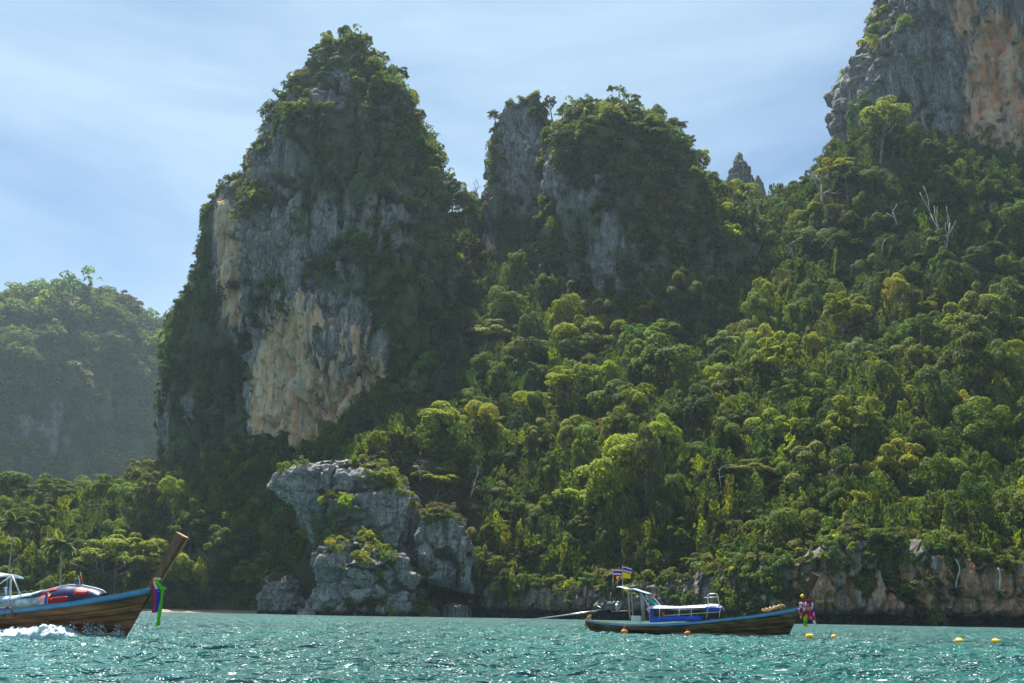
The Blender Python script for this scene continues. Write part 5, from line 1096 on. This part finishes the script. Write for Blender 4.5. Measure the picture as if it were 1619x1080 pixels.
part('flower_wreath', join([blob((-.30, -.05, .14), (.09, .1, .1), 2), blob((-.24, -.12, .04), (.08, .1, .08), 5)]), C_['yellow'], rb, True); part('flower_wreath', join([blob((-.18, -.08, .16), (.10, .1, .06), 3)]), C_['white'], rb, True)
def sash(name, c, top_, path, w0, w1, y):
    pts_ = np.array(path, float); n_ = len(pts_); ww = np.linspace(w0, w1, n_); L_, R_ = [], []
    for (x, z), q in zip(pts_, ww): L_.append((x - q / 2, y + .03 * math.sin(z * 9), z)); R_.append((x + q / 2, y + .04 * math.cos(z * 8), z))
    part(name, hung(np.stack([np.array(L_), (np.array(L_) + np.array(R_)) / 2 + [0, -.035, 0], np.array(R_)], 1), .05), C_[c], rb, True)
sash('sash', 'red', 0, [(-.34, .10), (-.30, -.15), (-.22, -.4), (-.16, -.7), (-.20, -1.04)], .14, .15, -.18)
sash('sash', 'magenta', 0, [(-.24, -.2), (-.16, -.5), (-.13, -.8), (-.14, -1.02)], .07, .10, -.20)
sash('sash', 'white', 0, [(-.30, .08), (-.20, -.12), (-.08, -.28), (-.10, -.45)], .09, .06, -.21)
sash('sash', 'blue', 0, [(-.12, -.20), (-.08, -.45), (-.07, -.75), (-.08, -1.02)], .13, .14, -.22)
sash('sash', 'green', 0, [(-.22, .16), (-.12, .0), (.02, -.14), (.12, -.18)], .08, .10, -.23)
part('knot', blob((.08, -.2, -.18), (.12, .1, .08), 8), C_['green'], rb, True)
sash('sash', 'green', 0, [(.09, -.2), (.08, -.5), (.06, -.9), (.045, -1.3), (.04, -1.50)], .07, .15, -.24)
# bow wave
M_FOAM = mat('foam', (.62, .70, .72), .7, noise=((.22, .36, .38), 7, (1, 1, 1)), bump=.8)
n, m = 420, 40; u = np.linspace(-260, 152, n); hh = np.interp(u, [-260, 0, 40, 70, 95, 118, 135, 152], [.10, .16, .22, .28, .36, .34, .2, .02]); V = np.zeros((n, m, 3))
for i in range(n):
    t_ = (lp2(u[i], 1000)[0] / LB) + .5; bw = float(beam(np.clip(t_, 0, 1))); c_ = lp2(u[i], 1000)[0]
    for j in range(m):
        a = j / (m - 1) * math.pi; o_ = wp2([c_, -(bw * .80 - .15 + (.55 + .25 * hh[i]) * (1 - math.cos(a))), 0]); V[i, j] = (o_[0], o_[1], hh[i] * math.sin(a) ** .8 - .02)
p = V.reshape(-1, 3); k_ = fbm(p * 3.2, 4, 5, .6); p = p + np.stack([.12 * fbm(p * 4, 3, 8), .2 * fbm(p * 3, 3, 9), np.abs(k_) * .8 * np.tile(np.sin(np.linspace(0, math.pi, m)), n) * np.repeat(hh, m) + .10 * ridge(p * 6, 3, 3) * np.tile(np.sin(np.linspace(0, math.pi, m)), n)], -1) * 1.0
g = np.random.default_rng(8); V_, F_ = [p], [tuple(x) for x in grid_faces(n, m)]; off = len(p); oc = np.array([(1, 0, 0), (-1, 0, 0), (0, 1, 0), (0, -1, 0), (0, 0, 1), (0, 0, -1)], float); of = [(0, 2, 4), (2, 1, 4), (1, 3, 4), (3, 0, 4), (2, 0, 5), (1, 2, 5), (3, 1, 5), (0, 3, 5)]
for k in range(2600):
    x = g.uniform(-60, 205) if k % 3 == 0 else g.uniform(85, 205); h0 = float(np.interp(x, [-60, 40, 100, 150, 190, 205], [.3, .45, .62, .72, .62, .5])); c_ = lp2(x, 1000)[0]; t_ = np.clip(c_ / LB + .5, 0, 1)
    o_ = wp2([c_, -(float(beam(t_)) * .9 + g.uniform(.0, .5)), 0]); r_ = g.uniform(.006, .026); V_.append(oc * r_ + [o_[0], o_[1], h0 * g.uniform(0, 1) ** 2.6 * (.55 + .45 * math.sin(x * .23) * math.sin(x * .071 + 1)) + .02]); F_ += [tuple(i + off for i in t) for t in of]; off += 6
link('bow_wave', mesh('bow_wave', np.concatenate(V_), F_), M_FOAM, kind='stuff', label='white foaming bow wave and spray along the side of the moving boat')
# ---------------- buoys
for px, py, Y, m, rr, lb in ((987, 996.5, 62.5, M_ORANGE, .23, 'orange buoy floating against the hull near the stern of the moored boat'), (1087, 1000, 61.2, M_ORANGE, .2, 'orange buoy floating against the hull amidships of the moored boat'),
                         (1280, 1007, 57, M_YELLOW, .24, 'yellow buoy closest to the prow of the moored boat'), (1319, 1008.5, 56.5, M_YELLOW, .2, 'smaller yellow buoy just beyond the one closest to the prow'),
                         (1517, 1014, 51.5, M_YELLOW, .22, 'yellow buoy on its own further along the line, nearer the boat than the last'), (1575, 1015.5, 51.5, M_YELLOW, .21, 'last yellow buoy at the far end of the line, farthest from the boat')):
    w_ = P(px, py, Y); o = thing('buoy', lb, 'buoy', (w_[0], w_[1], .13), rng.uniform(0, 6), 'mooring buoys'); 
    part('float', blob((0, 0, .02), (rr, rr * .85, rr * .66), int(px), 14, 10), m, o, True); part('lifting_eye', tube([(.06 * math.cos(a), 0, rr * .66 + .04 + .06 * math.sin(a)) for a in np.linspace(-.6, 3.8, 9)], np.full(9, .014), 5), M_ROPE, o, True)
